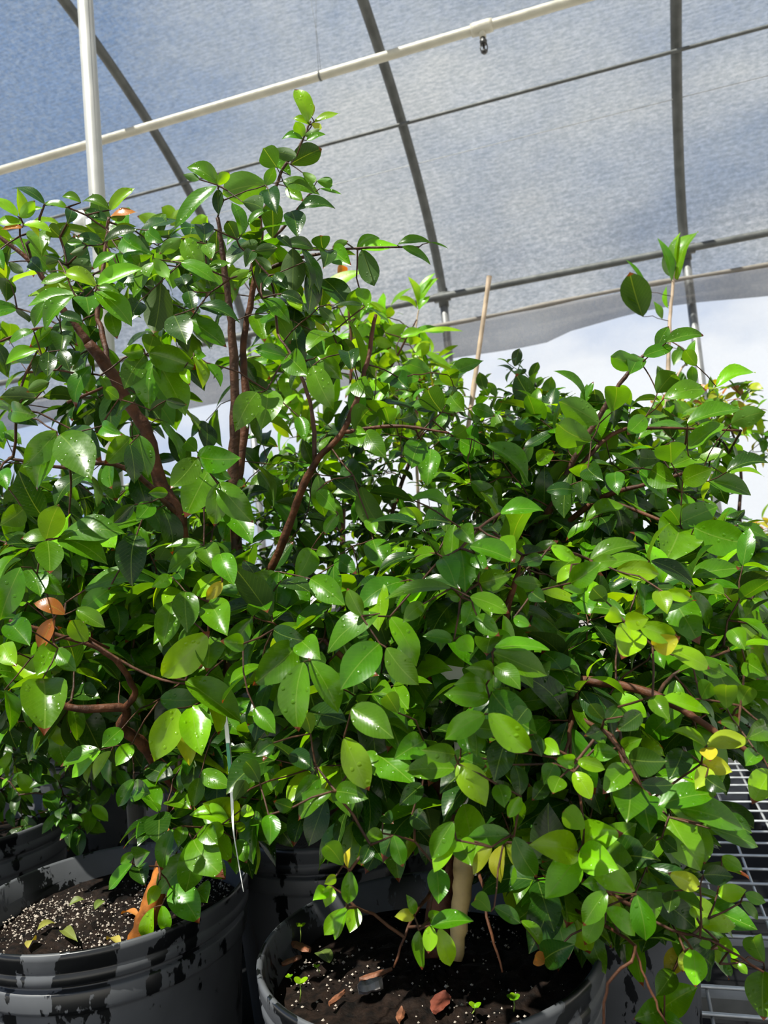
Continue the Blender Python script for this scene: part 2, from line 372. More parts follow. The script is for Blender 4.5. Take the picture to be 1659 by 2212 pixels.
SECT['L'] = (0, 380, .3014, """140 300 125 85 75 2;125 290 -30 150 80 2;150 300 250 175 90 2;320 205 85 88 60 0;150 305 310 230 40 2;165 340 -30 330 70 2;160 370 12 385 35 4;170 345 370 405 60 2;165 350 280 440 40 3;580 190 445 150 60 1;480 225 320 200 50 1;785 245 590 185 70 1;790 245 965 88 80 2;790 290 980 262 50 4;770 320 600 250 80 0;790 300 900 290 60 1;510 245 480 345 90 0;430 440 350 360 110 0;430 440 490 350 70 0;760 380 610 355 80 1;780 400 980 365 50 1;740 490 555 430 90 0;750 470 990 385 70 0;590 480 480 480 50 1;270 400 302 590 165 1;-20 540 30 680 110 1;215 610 310 690 110 0;420 610 330 640 80 0;480 640 660 650 110 0;690 790 460 690 115 2;700 780 1020 660 115 2;600 830 200 860 85 2;560 860 200 930 95 1;610 870 640 1000 185 1;680 830 945 1080 165 1;700 800 860 850 60 1;540 860 320 1110 110 1;330 900 245 1090 80 1;430 1000 600 1060 80 0;480 720 290 770 70 1;790 970 840 1170 120 1;1100 590 1210 730 95 2;1220 610 1385 610 45 2;1100 620 955 880 90 1;1270 650 1240 810 90 2;880 560 890 810 170 1;1100 560 940 580 110 1;830 560 660 670 70 1;1300 450 1140 560 100 1;1320 450 1455 690 150 1;1480 480 1500 600 90 1;1300 620 1545 760 110 1;880 440 1085 565 160 1;1060 390 1180 480 110 1;1150 760 1100 1130 210 0;1250 1000 1340 1210 200 0;1430 930 1640 1010 90 0;1360 1030 1625 1230 150 1;1300 720 1380 900 130 0;1070 1270 1420 1385 195 1;1030 1240 870 1270 110 1;1040 1280 890 1530 170 1;1110 1310 1070 1690 185 1;1120 1320 1330 1720 205 1;1060 1270 1100 1140 150 1;1390 1290 1450 1530 90 2;1310 1390 1360 1500 80 2;1480 1340 1580 1510 70 1;1390 1270 1480 1290 70 1;270 1250 40 1350 90 2;330 1260 240 1230 80 2;370 1100 210 1230 130 1;430 1050 560 1220 140 0;440 1120 430 1290 150 0;350 1260 340 1440 120 0;430 1250 500 1400 100 0;300 1290 250 1440 90 0;540 1250 510 1380 100 0;660 1360 540 1660 120 1;660 1420 620 1560 90 1;350 1480 190 1550 90 1;190 1560 0 1600 100 0;220 1580 60 1700 80 1;90 1690 270 1720 150 1;720 1430 790 1560 70 1;850 1600 740 1520 100 1;980 1560 830 1725 60 1;1190 1610 1340 1640 80 0;1080 1680 1190 1610 70 0;240 1110 65 1210 60 1;870 700 960 800 120 0;1000 900 900 1060 140 0;620 500 500 560 60 0;60 620 170 690 70 0""")
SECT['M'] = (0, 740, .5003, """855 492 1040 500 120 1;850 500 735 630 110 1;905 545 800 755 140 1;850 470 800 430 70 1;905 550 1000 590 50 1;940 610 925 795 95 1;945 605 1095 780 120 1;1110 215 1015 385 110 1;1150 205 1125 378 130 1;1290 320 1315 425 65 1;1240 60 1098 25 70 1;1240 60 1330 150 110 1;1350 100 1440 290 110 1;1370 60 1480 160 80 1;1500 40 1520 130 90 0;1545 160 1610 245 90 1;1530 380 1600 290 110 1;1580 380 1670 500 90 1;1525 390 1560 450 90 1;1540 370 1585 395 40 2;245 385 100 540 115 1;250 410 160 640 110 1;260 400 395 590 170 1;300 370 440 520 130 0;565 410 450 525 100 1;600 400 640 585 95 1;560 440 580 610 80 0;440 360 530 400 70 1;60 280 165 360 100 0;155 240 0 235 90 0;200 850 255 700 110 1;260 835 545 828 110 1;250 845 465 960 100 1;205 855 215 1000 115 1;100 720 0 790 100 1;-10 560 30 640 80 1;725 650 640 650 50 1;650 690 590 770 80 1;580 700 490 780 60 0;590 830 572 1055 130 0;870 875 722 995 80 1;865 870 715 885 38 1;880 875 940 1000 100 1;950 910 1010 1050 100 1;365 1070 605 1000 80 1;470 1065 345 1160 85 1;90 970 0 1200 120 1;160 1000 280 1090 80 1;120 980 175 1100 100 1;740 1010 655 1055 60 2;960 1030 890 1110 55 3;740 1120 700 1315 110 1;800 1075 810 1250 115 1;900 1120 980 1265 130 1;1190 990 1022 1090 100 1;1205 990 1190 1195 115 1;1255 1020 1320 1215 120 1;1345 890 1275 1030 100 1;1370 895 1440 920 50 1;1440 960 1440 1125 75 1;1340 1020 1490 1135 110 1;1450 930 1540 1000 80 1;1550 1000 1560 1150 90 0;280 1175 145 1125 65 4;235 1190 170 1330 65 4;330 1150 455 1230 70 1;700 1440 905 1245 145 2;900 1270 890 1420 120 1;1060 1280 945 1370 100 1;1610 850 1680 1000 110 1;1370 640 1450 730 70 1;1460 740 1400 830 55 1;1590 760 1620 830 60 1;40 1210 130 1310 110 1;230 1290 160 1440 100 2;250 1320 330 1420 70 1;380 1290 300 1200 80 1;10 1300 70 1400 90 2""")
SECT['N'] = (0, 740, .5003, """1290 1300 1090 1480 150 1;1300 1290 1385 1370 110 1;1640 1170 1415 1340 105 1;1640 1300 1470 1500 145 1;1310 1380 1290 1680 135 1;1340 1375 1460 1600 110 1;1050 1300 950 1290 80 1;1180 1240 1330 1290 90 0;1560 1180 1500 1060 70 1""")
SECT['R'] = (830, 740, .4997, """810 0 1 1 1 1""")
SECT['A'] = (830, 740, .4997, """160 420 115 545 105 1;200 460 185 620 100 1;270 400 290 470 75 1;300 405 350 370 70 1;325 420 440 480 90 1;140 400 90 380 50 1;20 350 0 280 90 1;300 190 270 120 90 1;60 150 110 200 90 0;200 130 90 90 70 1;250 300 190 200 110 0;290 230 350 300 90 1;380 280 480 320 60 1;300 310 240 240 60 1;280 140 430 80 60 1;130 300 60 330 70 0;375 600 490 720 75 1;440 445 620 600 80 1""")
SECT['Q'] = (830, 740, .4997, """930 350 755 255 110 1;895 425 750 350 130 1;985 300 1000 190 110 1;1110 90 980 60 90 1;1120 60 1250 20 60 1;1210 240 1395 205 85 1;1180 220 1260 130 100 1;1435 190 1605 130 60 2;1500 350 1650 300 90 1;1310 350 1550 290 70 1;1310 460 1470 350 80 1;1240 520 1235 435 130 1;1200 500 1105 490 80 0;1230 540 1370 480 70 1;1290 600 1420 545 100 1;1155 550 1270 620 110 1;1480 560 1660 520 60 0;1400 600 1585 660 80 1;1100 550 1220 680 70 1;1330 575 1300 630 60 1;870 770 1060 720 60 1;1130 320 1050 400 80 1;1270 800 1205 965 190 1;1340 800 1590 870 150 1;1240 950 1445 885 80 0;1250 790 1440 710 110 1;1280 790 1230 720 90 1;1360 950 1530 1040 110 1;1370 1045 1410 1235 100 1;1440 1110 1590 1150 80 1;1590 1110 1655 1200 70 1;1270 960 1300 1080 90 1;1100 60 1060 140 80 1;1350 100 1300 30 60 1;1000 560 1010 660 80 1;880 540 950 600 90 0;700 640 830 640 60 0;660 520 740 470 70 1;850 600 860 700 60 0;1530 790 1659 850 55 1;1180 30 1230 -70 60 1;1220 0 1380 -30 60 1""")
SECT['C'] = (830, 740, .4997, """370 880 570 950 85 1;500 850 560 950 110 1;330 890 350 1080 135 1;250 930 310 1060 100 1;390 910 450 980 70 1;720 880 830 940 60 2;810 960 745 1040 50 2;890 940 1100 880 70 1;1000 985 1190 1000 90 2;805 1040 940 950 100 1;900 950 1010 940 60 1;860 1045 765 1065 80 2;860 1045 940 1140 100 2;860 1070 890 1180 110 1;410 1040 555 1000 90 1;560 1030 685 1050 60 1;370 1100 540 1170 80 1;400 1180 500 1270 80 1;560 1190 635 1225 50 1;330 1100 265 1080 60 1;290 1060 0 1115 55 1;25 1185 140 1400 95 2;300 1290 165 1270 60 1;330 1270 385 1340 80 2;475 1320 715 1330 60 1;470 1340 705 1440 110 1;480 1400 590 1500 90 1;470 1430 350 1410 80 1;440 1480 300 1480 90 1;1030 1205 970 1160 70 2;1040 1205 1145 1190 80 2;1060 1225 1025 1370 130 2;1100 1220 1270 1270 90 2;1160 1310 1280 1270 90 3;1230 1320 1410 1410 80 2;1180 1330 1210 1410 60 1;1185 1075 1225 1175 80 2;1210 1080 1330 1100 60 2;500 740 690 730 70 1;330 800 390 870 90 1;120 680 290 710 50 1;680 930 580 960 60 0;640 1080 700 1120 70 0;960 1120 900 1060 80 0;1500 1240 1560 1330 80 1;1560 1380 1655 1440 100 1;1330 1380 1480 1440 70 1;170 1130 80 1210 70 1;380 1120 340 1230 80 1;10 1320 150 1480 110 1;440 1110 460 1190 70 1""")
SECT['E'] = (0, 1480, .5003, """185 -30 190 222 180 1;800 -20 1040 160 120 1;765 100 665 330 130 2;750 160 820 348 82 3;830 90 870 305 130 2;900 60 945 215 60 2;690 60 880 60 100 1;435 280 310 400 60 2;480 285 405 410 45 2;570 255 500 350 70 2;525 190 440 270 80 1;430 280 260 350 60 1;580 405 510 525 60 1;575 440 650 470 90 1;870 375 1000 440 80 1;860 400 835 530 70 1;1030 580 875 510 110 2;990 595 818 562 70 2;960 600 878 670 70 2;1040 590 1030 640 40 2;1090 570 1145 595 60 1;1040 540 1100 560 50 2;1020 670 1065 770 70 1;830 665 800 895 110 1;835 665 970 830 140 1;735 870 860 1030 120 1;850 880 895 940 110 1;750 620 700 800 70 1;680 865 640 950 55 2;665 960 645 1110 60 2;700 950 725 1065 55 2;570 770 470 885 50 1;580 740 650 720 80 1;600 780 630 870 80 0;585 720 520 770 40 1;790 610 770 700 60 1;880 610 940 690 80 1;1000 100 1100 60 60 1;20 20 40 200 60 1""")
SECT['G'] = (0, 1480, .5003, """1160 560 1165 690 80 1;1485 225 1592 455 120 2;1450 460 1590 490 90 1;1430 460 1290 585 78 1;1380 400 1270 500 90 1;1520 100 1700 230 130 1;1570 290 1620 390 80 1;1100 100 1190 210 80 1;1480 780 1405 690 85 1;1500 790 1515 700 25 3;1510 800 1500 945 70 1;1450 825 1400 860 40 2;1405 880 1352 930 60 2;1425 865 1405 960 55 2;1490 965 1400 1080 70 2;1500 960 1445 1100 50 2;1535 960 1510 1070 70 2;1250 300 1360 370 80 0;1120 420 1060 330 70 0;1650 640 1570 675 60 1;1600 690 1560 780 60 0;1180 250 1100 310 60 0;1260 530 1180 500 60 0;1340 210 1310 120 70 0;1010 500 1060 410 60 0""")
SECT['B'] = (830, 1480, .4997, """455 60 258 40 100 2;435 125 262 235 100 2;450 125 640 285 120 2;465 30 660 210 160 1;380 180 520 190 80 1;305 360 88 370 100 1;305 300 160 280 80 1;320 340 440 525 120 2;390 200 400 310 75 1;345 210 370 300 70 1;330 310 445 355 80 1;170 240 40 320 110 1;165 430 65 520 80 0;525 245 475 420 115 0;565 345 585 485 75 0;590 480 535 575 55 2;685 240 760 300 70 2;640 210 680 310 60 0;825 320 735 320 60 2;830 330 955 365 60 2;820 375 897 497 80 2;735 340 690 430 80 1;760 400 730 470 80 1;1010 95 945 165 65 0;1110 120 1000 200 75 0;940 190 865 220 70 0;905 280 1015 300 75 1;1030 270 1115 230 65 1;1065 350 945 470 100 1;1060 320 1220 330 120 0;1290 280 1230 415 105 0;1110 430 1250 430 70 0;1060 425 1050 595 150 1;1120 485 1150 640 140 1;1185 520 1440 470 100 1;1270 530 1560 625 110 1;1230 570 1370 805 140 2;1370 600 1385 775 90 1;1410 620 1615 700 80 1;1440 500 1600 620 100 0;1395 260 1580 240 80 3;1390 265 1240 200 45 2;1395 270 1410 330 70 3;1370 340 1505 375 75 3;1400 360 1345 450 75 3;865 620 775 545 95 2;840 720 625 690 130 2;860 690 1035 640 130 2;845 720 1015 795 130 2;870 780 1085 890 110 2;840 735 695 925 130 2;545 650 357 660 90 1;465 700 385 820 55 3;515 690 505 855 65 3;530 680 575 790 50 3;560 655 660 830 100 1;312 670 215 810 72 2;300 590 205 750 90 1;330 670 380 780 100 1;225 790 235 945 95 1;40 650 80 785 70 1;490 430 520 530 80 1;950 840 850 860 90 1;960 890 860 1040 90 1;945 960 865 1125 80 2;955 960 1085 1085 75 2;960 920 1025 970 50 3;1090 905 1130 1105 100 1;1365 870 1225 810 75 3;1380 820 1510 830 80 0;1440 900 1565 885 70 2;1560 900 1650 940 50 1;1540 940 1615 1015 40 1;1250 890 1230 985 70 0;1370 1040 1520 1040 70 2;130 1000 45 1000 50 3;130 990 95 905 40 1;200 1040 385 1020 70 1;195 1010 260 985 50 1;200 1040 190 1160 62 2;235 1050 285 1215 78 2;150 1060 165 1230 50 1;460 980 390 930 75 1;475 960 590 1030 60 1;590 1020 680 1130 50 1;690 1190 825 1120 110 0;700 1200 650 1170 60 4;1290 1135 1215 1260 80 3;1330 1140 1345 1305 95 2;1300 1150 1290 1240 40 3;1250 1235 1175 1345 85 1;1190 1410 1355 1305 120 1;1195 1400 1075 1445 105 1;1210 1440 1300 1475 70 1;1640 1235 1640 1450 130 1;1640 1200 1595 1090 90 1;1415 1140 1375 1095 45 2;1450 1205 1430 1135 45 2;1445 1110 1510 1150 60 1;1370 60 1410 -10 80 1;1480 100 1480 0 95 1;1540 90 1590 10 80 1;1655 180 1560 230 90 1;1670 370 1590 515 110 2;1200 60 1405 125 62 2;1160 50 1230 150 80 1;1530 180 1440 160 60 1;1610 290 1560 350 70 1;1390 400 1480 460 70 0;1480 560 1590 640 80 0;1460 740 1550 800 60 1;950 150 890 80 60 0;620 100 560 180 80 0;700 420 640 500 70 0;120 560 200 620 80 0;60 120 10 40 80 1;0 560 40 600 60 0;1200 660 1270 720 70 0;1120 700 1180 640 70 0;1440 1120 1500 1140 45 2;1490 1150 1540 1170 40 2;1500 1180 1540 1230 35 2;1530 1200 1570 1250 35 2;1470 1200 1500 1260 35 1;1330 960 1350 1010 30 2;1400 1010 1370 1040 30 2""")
del SECT['R']

# crowns: centre (x, y, z above the eye), radii: where a plant's outer leaves hang
CROWN = {'P1': ((-.42, 1.17, .12), (.50, .33, .62)), 'P2': ((.10, .97, -.16), (.52, .30, .34)), 'P5': ((.48, 1.28, .02), (.46, .28, .46))}
def crown_depth(pl, px, py, r):
    c, q = CROWN[pl]; v = ray(px, py); c = np.array(c); q = np.array(q)
    a = ((v / q) ** 2).sum(); b = -2 * ((v * c) / q ** 2).sum(); cc = ((c / q) ** 2).sum() - 1
    D = b * b - 4 * a * cc
    t = (-b - math.sqrt(D)) / (2 * a) if D > 0 else -b / (2 * a)
    return max(0.55, v[1] * t + r.uniform(-0.02, 0.06))
SEC_PLANT = {'T': 'P1', 'L': 'P1', 'M': 'P1', 'N': 'P2', 'A': 'P1', 'Q': 'P5', 'C': 'P2', 'E': 'P1', 'G': 'P2', 'B': 'P2'}

def leaf_items():
    out = {'P1': [], 'P2': [], 'P5': []}
    r = random.Random(11)
    for k, (ox, oy, s, txt) in SECT.items():
        pl = SEC_PLANT[k]
        last = None
        for it in txt.split(';'):
            bx, by, tx, ty, w, c = [float(x) for x in it.split()]
            bx, tx = ox + s * bx, ox + s * tx; by, ty = oy + s * by, oy + s * ty; w *= s
            if last and math.hypot(bx - last[0], by - last[1]) < 14: dep = last[2] + r.uniform(-.008, .004)
            else: dep = crown_depth(pl, bx, by, r)
            last = (bx, by, dep)
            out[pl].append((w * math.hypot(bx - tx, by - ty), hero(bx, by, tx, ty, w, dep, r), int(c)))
    return out

# ------------------------------------------------------------------ branch work
def spline(pts, n=4):
    pts = [np.asarray(p, float) for p in pts]
    if len(pts) < 3: return pts
    P = [2 * pts[0] - pts[1]] + pts + [2 * pts[-1] - pts[-2]]
    out = []
    for i in range(1, len(P) - 2):
        for k in range(n):
            t = k / n
            out.append(0.5 * ((2 * P[i]) + (-P[i - 1] + P[i + 1]) * t + (2 * P[i - 1] - 5 * P[i] + 4 * P[i + 1] - P[i + 2]) * t * t + (-P[i - 1] + 3 * P[i] - 3 * P[i + 1] + P[i + 2]) * t ** 3))
    out.append(P[-2]); return out
def grow(skeleton, targets, r):
    """joins every target point to the nearest wood, nearest targets first: (parents, points, count below each)"""
    pts = [np.asarray(p, float) for p in skeleton]; n0 = len(pts)
    par = [-1] * n0; S = np.array(pts)
    T = [np.asarray(t, float) for t in targets]
    if not T: return [], [], 0
    d0 = [np.min(((S - t) ** 2).sum(1)) for t in T]
    order = sorted(range(len(T)), key=lambda i: d0[i])
    A = np.zeros((n0 + len(T) * 2, 3)); A[:n0] = S; n = n0; cost = np.zeros(len(A))
    idx = {}
    for i in order:
        t = T[i]; d = np.sqrt(((A[:n] - t) ** 2).sum(1))
        j = int(np.argmin(d + 0.25 * cost[:n]))
        if d[j] > 0.05:                       # a knee half-way, lifted a little
            mid = (A[j] + t) / 2 + np.array([r.uniform(-1, 1), r.uniform(-1, 1), r.uniform(0.2, 1.2)]) * 0.09 * d[j]
            A[n] = mid; par.append(j); cost[n] = cost[j] + d[j] / 2; j = n; n += 1
        A[n] = t; par.append(j); cost[n] = cost[j] + np.linalg.norm(A[n] - A[j]); idx[i] = n; n += 1
    cnt = np.ones(n)
    for k in range(n - 1, n0 - 1, -1): cnt[par[k]] += cnt[k]
    return A[:n], par, cnt, n0, idx

def pot(name, parent, cx, cy, rim_z, R=0.2, h=0.37, soil_drop=0.045, detail=True, z0=None, seed=1):
    k = 96 if detail else 40
    prof = [(R * .80, -h), (R * .82, -h + .004), (R * .925, -.082), (R * .930, -.078), (R * .965, -.075), (R * .970, -.071), (R * .974, -.052), (R * .968, -.049), (R * .935, -.048), (R * .935, -.044), (R * .975, -.041), (R * .990, -.038),
            (R * .994, -.028), (R * .986, -.026), (R * .986, -.023), (R * .996, -.020), (R * .996, -.010), (R * 1.0, -.008), (R * 1.0, -.001), (R * .985, .001), (R * .965, -.002), (R * .955, -.03), (R * .925, -.04), (R * .92, -.07), (R * .80, -h + .01), (R * .1, -h + .008)]
    mb = MB(); mb.lathe((cx, cy, rim_z), prof, k)
    # floor of the pot
    mb.lathe((cx, cy, rim_z), [(R * .8, -h), (0.001, -h)], k)
    o = mb.build(name, M_POT, parent)
    r = random.Random(seed)
    n = 46 if detail else 16
    mb = MB(); vs = []; fs = []; rs = 22 if detail else 6
    for i in range(rs + 1):
        for j in range(n):
            rr = R * .925 * i / rs; th = 2 * math.pi * j / n
            z = -soil_drop + (r.uniform(-.004, .005) if 0 < i < rs else 0) + .006 * math.sin(3 * th + seed) * (i / rs) + .012 * (1 - i / rs)
            vs.append((cx + rr * math.cos(th), cy + rr * math.sin(th), rim_z + z))
    for i in range(rs):
        for j in range(n):
            fs.append((i * n + j, i * n + (j + 1) % n, (i + 1) * n + (j + 1) % n, (i + 1) * n + j))
    mb.add(vs, fs); s = mb.build('soil', M_SOIL, parent)
    return o, s
def perlite(parent, cx, cy, z, R, n, seed, big=0.0022):
    r = random.Random(seed); mb = MB()
    base = [(1, 0, 0), (-1, 0, 0), (0, 1, 0), (0, -1, 0), (0, 0, 1), (0, 0, -1)]
    F8 = [(0, 2, 4), (2, 1, 4), (1, 3, 4), (3, 0, 4), (2, 0, 5), (1, 2, 5), (3, 1, 5), (0, 3, 5)]
    for _ in range(n):
        a = r.uniform(0, 6.283); q = R * math.sqrt(r.random()); s = big * r.uniform(.25, 1.0) ** 1.6
        if r.random() < .03: s *= 1.8
        c = np.array([cx + q * math.cos(a), cy + q * math.sin(a), z + .012 * (1 - q / R) + r.uniform(-.001, .003)])
        mb.add([c + np.array(b) * s * r.uniform(.6, 1.3) for b in base], F8)
    o = mb.build('perlite_grains', M_PERLITE, parent, smooth=False); o['kind'] = 'stuff'
    return o

def make_plant(name, label, base, pot_spec, stems, heroes, fill, seed, leafmat, trunk_mat=None, twig_r=0.0009, group=None,
               leaf_len=(.045, .075), asp=.5, crown=None, cols=((0, 9), (1, 8), (2, 1)), droop=.5, prof=None, pairs=2, max_leaf=100):
    """stems: [(pixel/depth polyline, radius at foot, radius at end, material)]; fill: [(polygon in pixels, depth range, number of shoots)]"""
    r = random.Random(seed)
    root = empty(name, base, label, 'potted plant', group or ('leafy shrubs in big black pots' if name == 'leafy_potted_shrub' else None))
    if pot_spec:
        cx, cy_, rz, R, h, det = pot_spec
        pot('nursery_pot', root, cx, cy_, rz, R, h, detail=det, seed=seed)
    skel = []
    for poly, r0, r1, m in stems:
        P = spline(poly, 5)
        if det_jit: P = [p + np.array([r.uniform(-1, 1), r.uniform(-1, 1), 0]) * .0013 if 0 < i < len(P) - 1 else p for i, p in enumerate(P)]
        n = len(P); mb = MB()
        mb.tube(P, [(r0 + (r1 - r0) * i / (n - 1)) * r.uniform(.9, 1.12) for i in range(n)], 9)
        mb.build('stump' if m is M_STUMP else 'trunk' if r0 > .0085 else 'branch', m, root)
        for a_, b_ in zip(P[:-1], P[1:]):
            skel += [a_, (a_ + b_) / 2]
        skel.append(P[-1])
    targets = [h[1][0] for h in heroes]; nh = len(targets)
    shoots = []
    for poly, (d0, d1), cnt in fill:
        xs = [p[0] for p in poly]; ys = [p[1] for p in poly]
        k = 0
        while k < cnt:
            x, y = r.uniform(min(xs), max(xs)), r.uniform(min(ys), max(ys))
            ins = False; j = len(poly) - 1
            for i in range(len(poly)):
                (xi, yi), (xj, yj) = poly[i], poly[j]
                if (yi > y) != (yj > y) and x < (xj - xi) * (y - yi) / (yj - yi) + xi: ins = not ins
                j = i
            if ins:
                dd = r.uniform(d0, d1)
                if crown: dd = max(dd, crown_depth(crown, x, y, r) + .10)
                shoots.append(at(x, y, dd)); k += 1
    targets += shoots
    if not skel: skel = [np.asarray(base, float)]
    A, par, cnt, n0, idx = grow(skel, targets, r)
    tw = MB()
    for k in range(n0, len(A)):
        j = par[k]
        rk = twig_r * min(3.2, .62 + .22 * math.sqrt(cnt[k])); rj = twig_r * min(3.2, .62 + .22 * math.sqrt(cnt[j])) if j >= n0 else rk * 1.15
        mid = (A[k] + A[j]) / 2 + np.array([r.uniform(-1, 1), r.uniform(-1, 1), r.uniform(-1, 1)]) * .04 * np.linalg.norm(A[k] - A[j])
        tw.tube([A[j], mid, A[k]], [rj, (rj + rk) / 2, rk], 5, cap=False)
    o = tw.build('twigs', M_TWIG if leafmat is M_LEAF else M_TWIG, root); o['kind'] = 'stuff'
    # prominent leaves, each its own part
    heroes_sorted = sorted(range(nh), key=lambda i: -heroes[i][0])
    own = set(heroes_sorted[:max_leaf]); rest = MB()
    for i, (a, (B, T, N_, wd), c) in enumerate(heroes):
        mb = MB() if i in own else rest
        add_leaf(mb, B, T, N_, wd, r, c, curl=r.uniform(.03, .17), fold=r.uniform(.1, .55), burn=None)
        if i in own: mb.build('leaf', leafmat, root)
    # the mass of the crown behind them
    tot = sum(w for _, w in cols)
    for q in range(len(shoots)):
        k = idx[nh + q]; P = A[k]; j = par[k]; d = nrm(P - A[j])
        if np.linalg.norm(d) < .5: d = nrm([r.uniform(-1, 1), r.uniform(-1, 1), .5])
        sd_ = nrm(np.cross(d, [r.uniform(-.3, .3), r.uniform(-.3, .3), 1])); 
        young = r.random() < .12
        for s_ in range(pairs):
            Q = P - d * min(.028 * s_ * (leaf_len[1] / .075), np.linalg.norm(P - A[j]) * .9)
            rot = r.uniform(-.6, .6) + s_ * 1.2
            sv = nrm(sd_ * math.cos(rot) + np.cross(d, sd_) * math.sin(rot))
            for sg in (-1, 1):
                if r.random() < .10: continue
                ln = r.uniform(*leaf_len) * (.8 if young else 1)
                ax = nrm(sv * sg + d * r.uniform(.2, .8) + np.array([0, 0, -droop * r.uniform(.2, 1.6)]))
                N_ = nrm(np.array([r.gauss(-.1, .35), r.gauss(-.35, .35), r.uniform(.5, 1.1)]))
                if abs(N_ @ ax) > .92: N_ = nrm(N_ + np.array([.5, -.5, .2]))
                pick = r.uniform(0, tot); c = cols[-1][0]
                for cc, w in cols:
                    pick -= w
                    if pick <= 0: c = cc; break
                if young and c == 1: c = 2
                add_leaf(rest, Q + ax * .002, Q + ax * (ln + .002), N_, ln * asp * r.uniform(.85, 1.15), r, c, prof=prof)
        if r.random() < .5:
            ax = nrm(d + np.array([0, 0, -.2])); ln = r.uniform(*leaf_len) * .7
            add_leaf(rest, P, P + ax * ln, nrm(np.array([0, -.4, 1])), ln * asp * .8, r, 2 if young else 1, prof=prof)
    if rest.n:
        o = rest.build('foliage', leafmat, root); o['kind'] = 'stuff'
    return root
det_jit = True

# ------------------------------------------------------------------ the greenhouse shell
def struct(mb, name, m, smooth=True):
    o = mb.build(name, m, None, smooth); o['kind'] = 'structure'; return o
mb = MB(); mb.box((0, 1.6, -.02), 16, 9, .04, DU, DW); struct(mb, 'floor', M_MAT, False)
mb = MB(); mb.box((0, 30, -.10), 160, 120, .05, np.array([1., 0, 0]), np.array([0, 1., 0])); struct(mb, 'floor_outside', M_GROUND, False)
EV = EYE + 1.623
def arc(a): return (1.625 + 2.875 * math.cos(a), EV + 1.343 * max(0, math.sin(a)) ** 1.279)
U0, U1 = -7.8, 4.7
def sheet(pts, off=0.0, nu=60, wob=0.0, th=.002):
    """a film stretched along the greenhouse through the (w, z) outline pts, given a little thickness"""
    r = random.Random(3); mb = MB(); n = len(pts)
    vs = []
    for i in range(nu + 1):
        u = U0 + (U1 - U0) * i / nu
        for w, z in pts:
            vs.append(uw(u, w + off + wob * math.sin(u * 4.1 + z * 5), z + off * .6 + wob * math.sin(u * 3.3 + w * 2)))
    mb.add(vs, [(i * n + j, i * n + j + 1, (i + 1) * n + j + 1, (i + 1) * n + j) for i in range(nu) for j in range(n - 1)])
    return mb
AR = [arc(math.pi * i / 48) for i in range(49)]
roof = sheet([(w + (.03 if w > 1.6 else -.03), z + .03) for w, z in [(4.5, EYE + 1.44)] + AR + [(-1.25, EYE + 1.44)]])
struct(roof, 'ceiling', M_ROOF)
# the rolled-up band of film below the eave, sagging to a ragged lower hem
mb = MB(); vs = []; nu = 90; rr_ = random.Random(5)
for i in range(nu + 1):
    u = U0 + (U1 - U0) * i / nu
    dz = .05 * math.sin(u * 1.3 + 1.0) + .02 * math.sin(u * 4.7)
    low = EYE + 1.255 + dz * .9 + .03 * (u > 1) + (-.03 if u < -.2 else 0)
    prof_ = [(4.47, EYE + 1.45), (4.43, EYE + 1.42 + dz * .1), (4.45, EYE + 1.38), (4.42, (EYE + 1.36 + low) / 2), (4.45, low)]
    for w, z in prof_: vs.append(uw(u, w, z))
mb.add(vs, [(i * 5 + j, i * 5 + j + 1, (i + 1) * 5 + j + 1, (i + 1) * 5 + j) for i in range(nu) for j in range(4)])
o = struct(mb, 'trim_1', M_BAND)
mb = MB(); mb.tube([uw(U0 + (U1 - U0) * i / 60, 4.41, EYE + 1.44 + .008 * math.sin(i * .7)) for i in range(61)], [.013 + .004 * math.sin(i * 2.3) for i in range(61)], 8)
struct(mb, 'trim_2', simple('folded_film_edge', (.16, .145, .125), .7))
wall = sheet([(4.53, EYE + 1.44), (4.54, EYE + .9), (4.53, EYE + .3), (4.55, EYE - .2), (4.53, 0)], wob=.012); struct(wall, 'wall_back', M_SIDE)
wall = sheet([(-1.28, EYE + 1.44), (-1.28, 0)], wob=.01); struct(wall, 'wall_front', M_SIDE)

def hoop(u, label, foot=0.0):
    root = empty('greenhouse_hoop', uw(u, 4.5, 0), label, 'hoop', 'arched hoops of the greenhouse')
    mb = MB(); mb.tube([uw(u, *arc(math.pi * i / 60)) for i in range(61)], .026, 12); mb.build('arch_pipe', M_RIB, root)
    mb = MB(); mb.tube([uw(u, 4.5, 0), uw(u, 4.5, EV + .02)], .024, 14); mb.build('side_post', M_GALV, root)
    mb = MB(); mb.tube([uw(u, -1.25, 0), uw(u, -1.25, EV + .02)], .024, 14); mb.build('side_post', M_GALV, root)
    mb = MB(); mb.tube([uw(u, 4.5, EV - .05), uw(u, 4.5, EV + .06)], .031, 14); mb.box(uw(u, 4.47, EV), .10, .03, .05)
    mb.build('joint_collar', M_RIB, root)
hoop(-.886, 'dark grey arched pipe crossing the roof at the middle, behind the tall leafy tip')
hoop(.494, 'dark grey arched pipe at the right, rising from the post behind the upright oval-leaved shoot')
hoop(-2.221, 'dark grey arched pipe curving down from the upper left corner beside the pale post')
def rail(name, w, z, rad, m, label, cat, u0=U0, u1=U1, sag=0.0):
    mb = MB(); n = 24
    mb.tube([uw(u0 + (u1 - u0) * i / n, w, z - sag * math.sin(i * 1.9)) for i in range(n + 1)], rad, 12)
    return tag(mb.build(name, m), label, cat)
rail('eave_rail', 4.46, EV, .021, M_RIB, 'grey eave pipe running level above the rolled film band', 'rail')
rail('roof_purlin', 3.80, EYE + 2.345, .009, M_RIB, 'thin dark line of pipe under the film between the hoops, below the white pipe', 'rail')
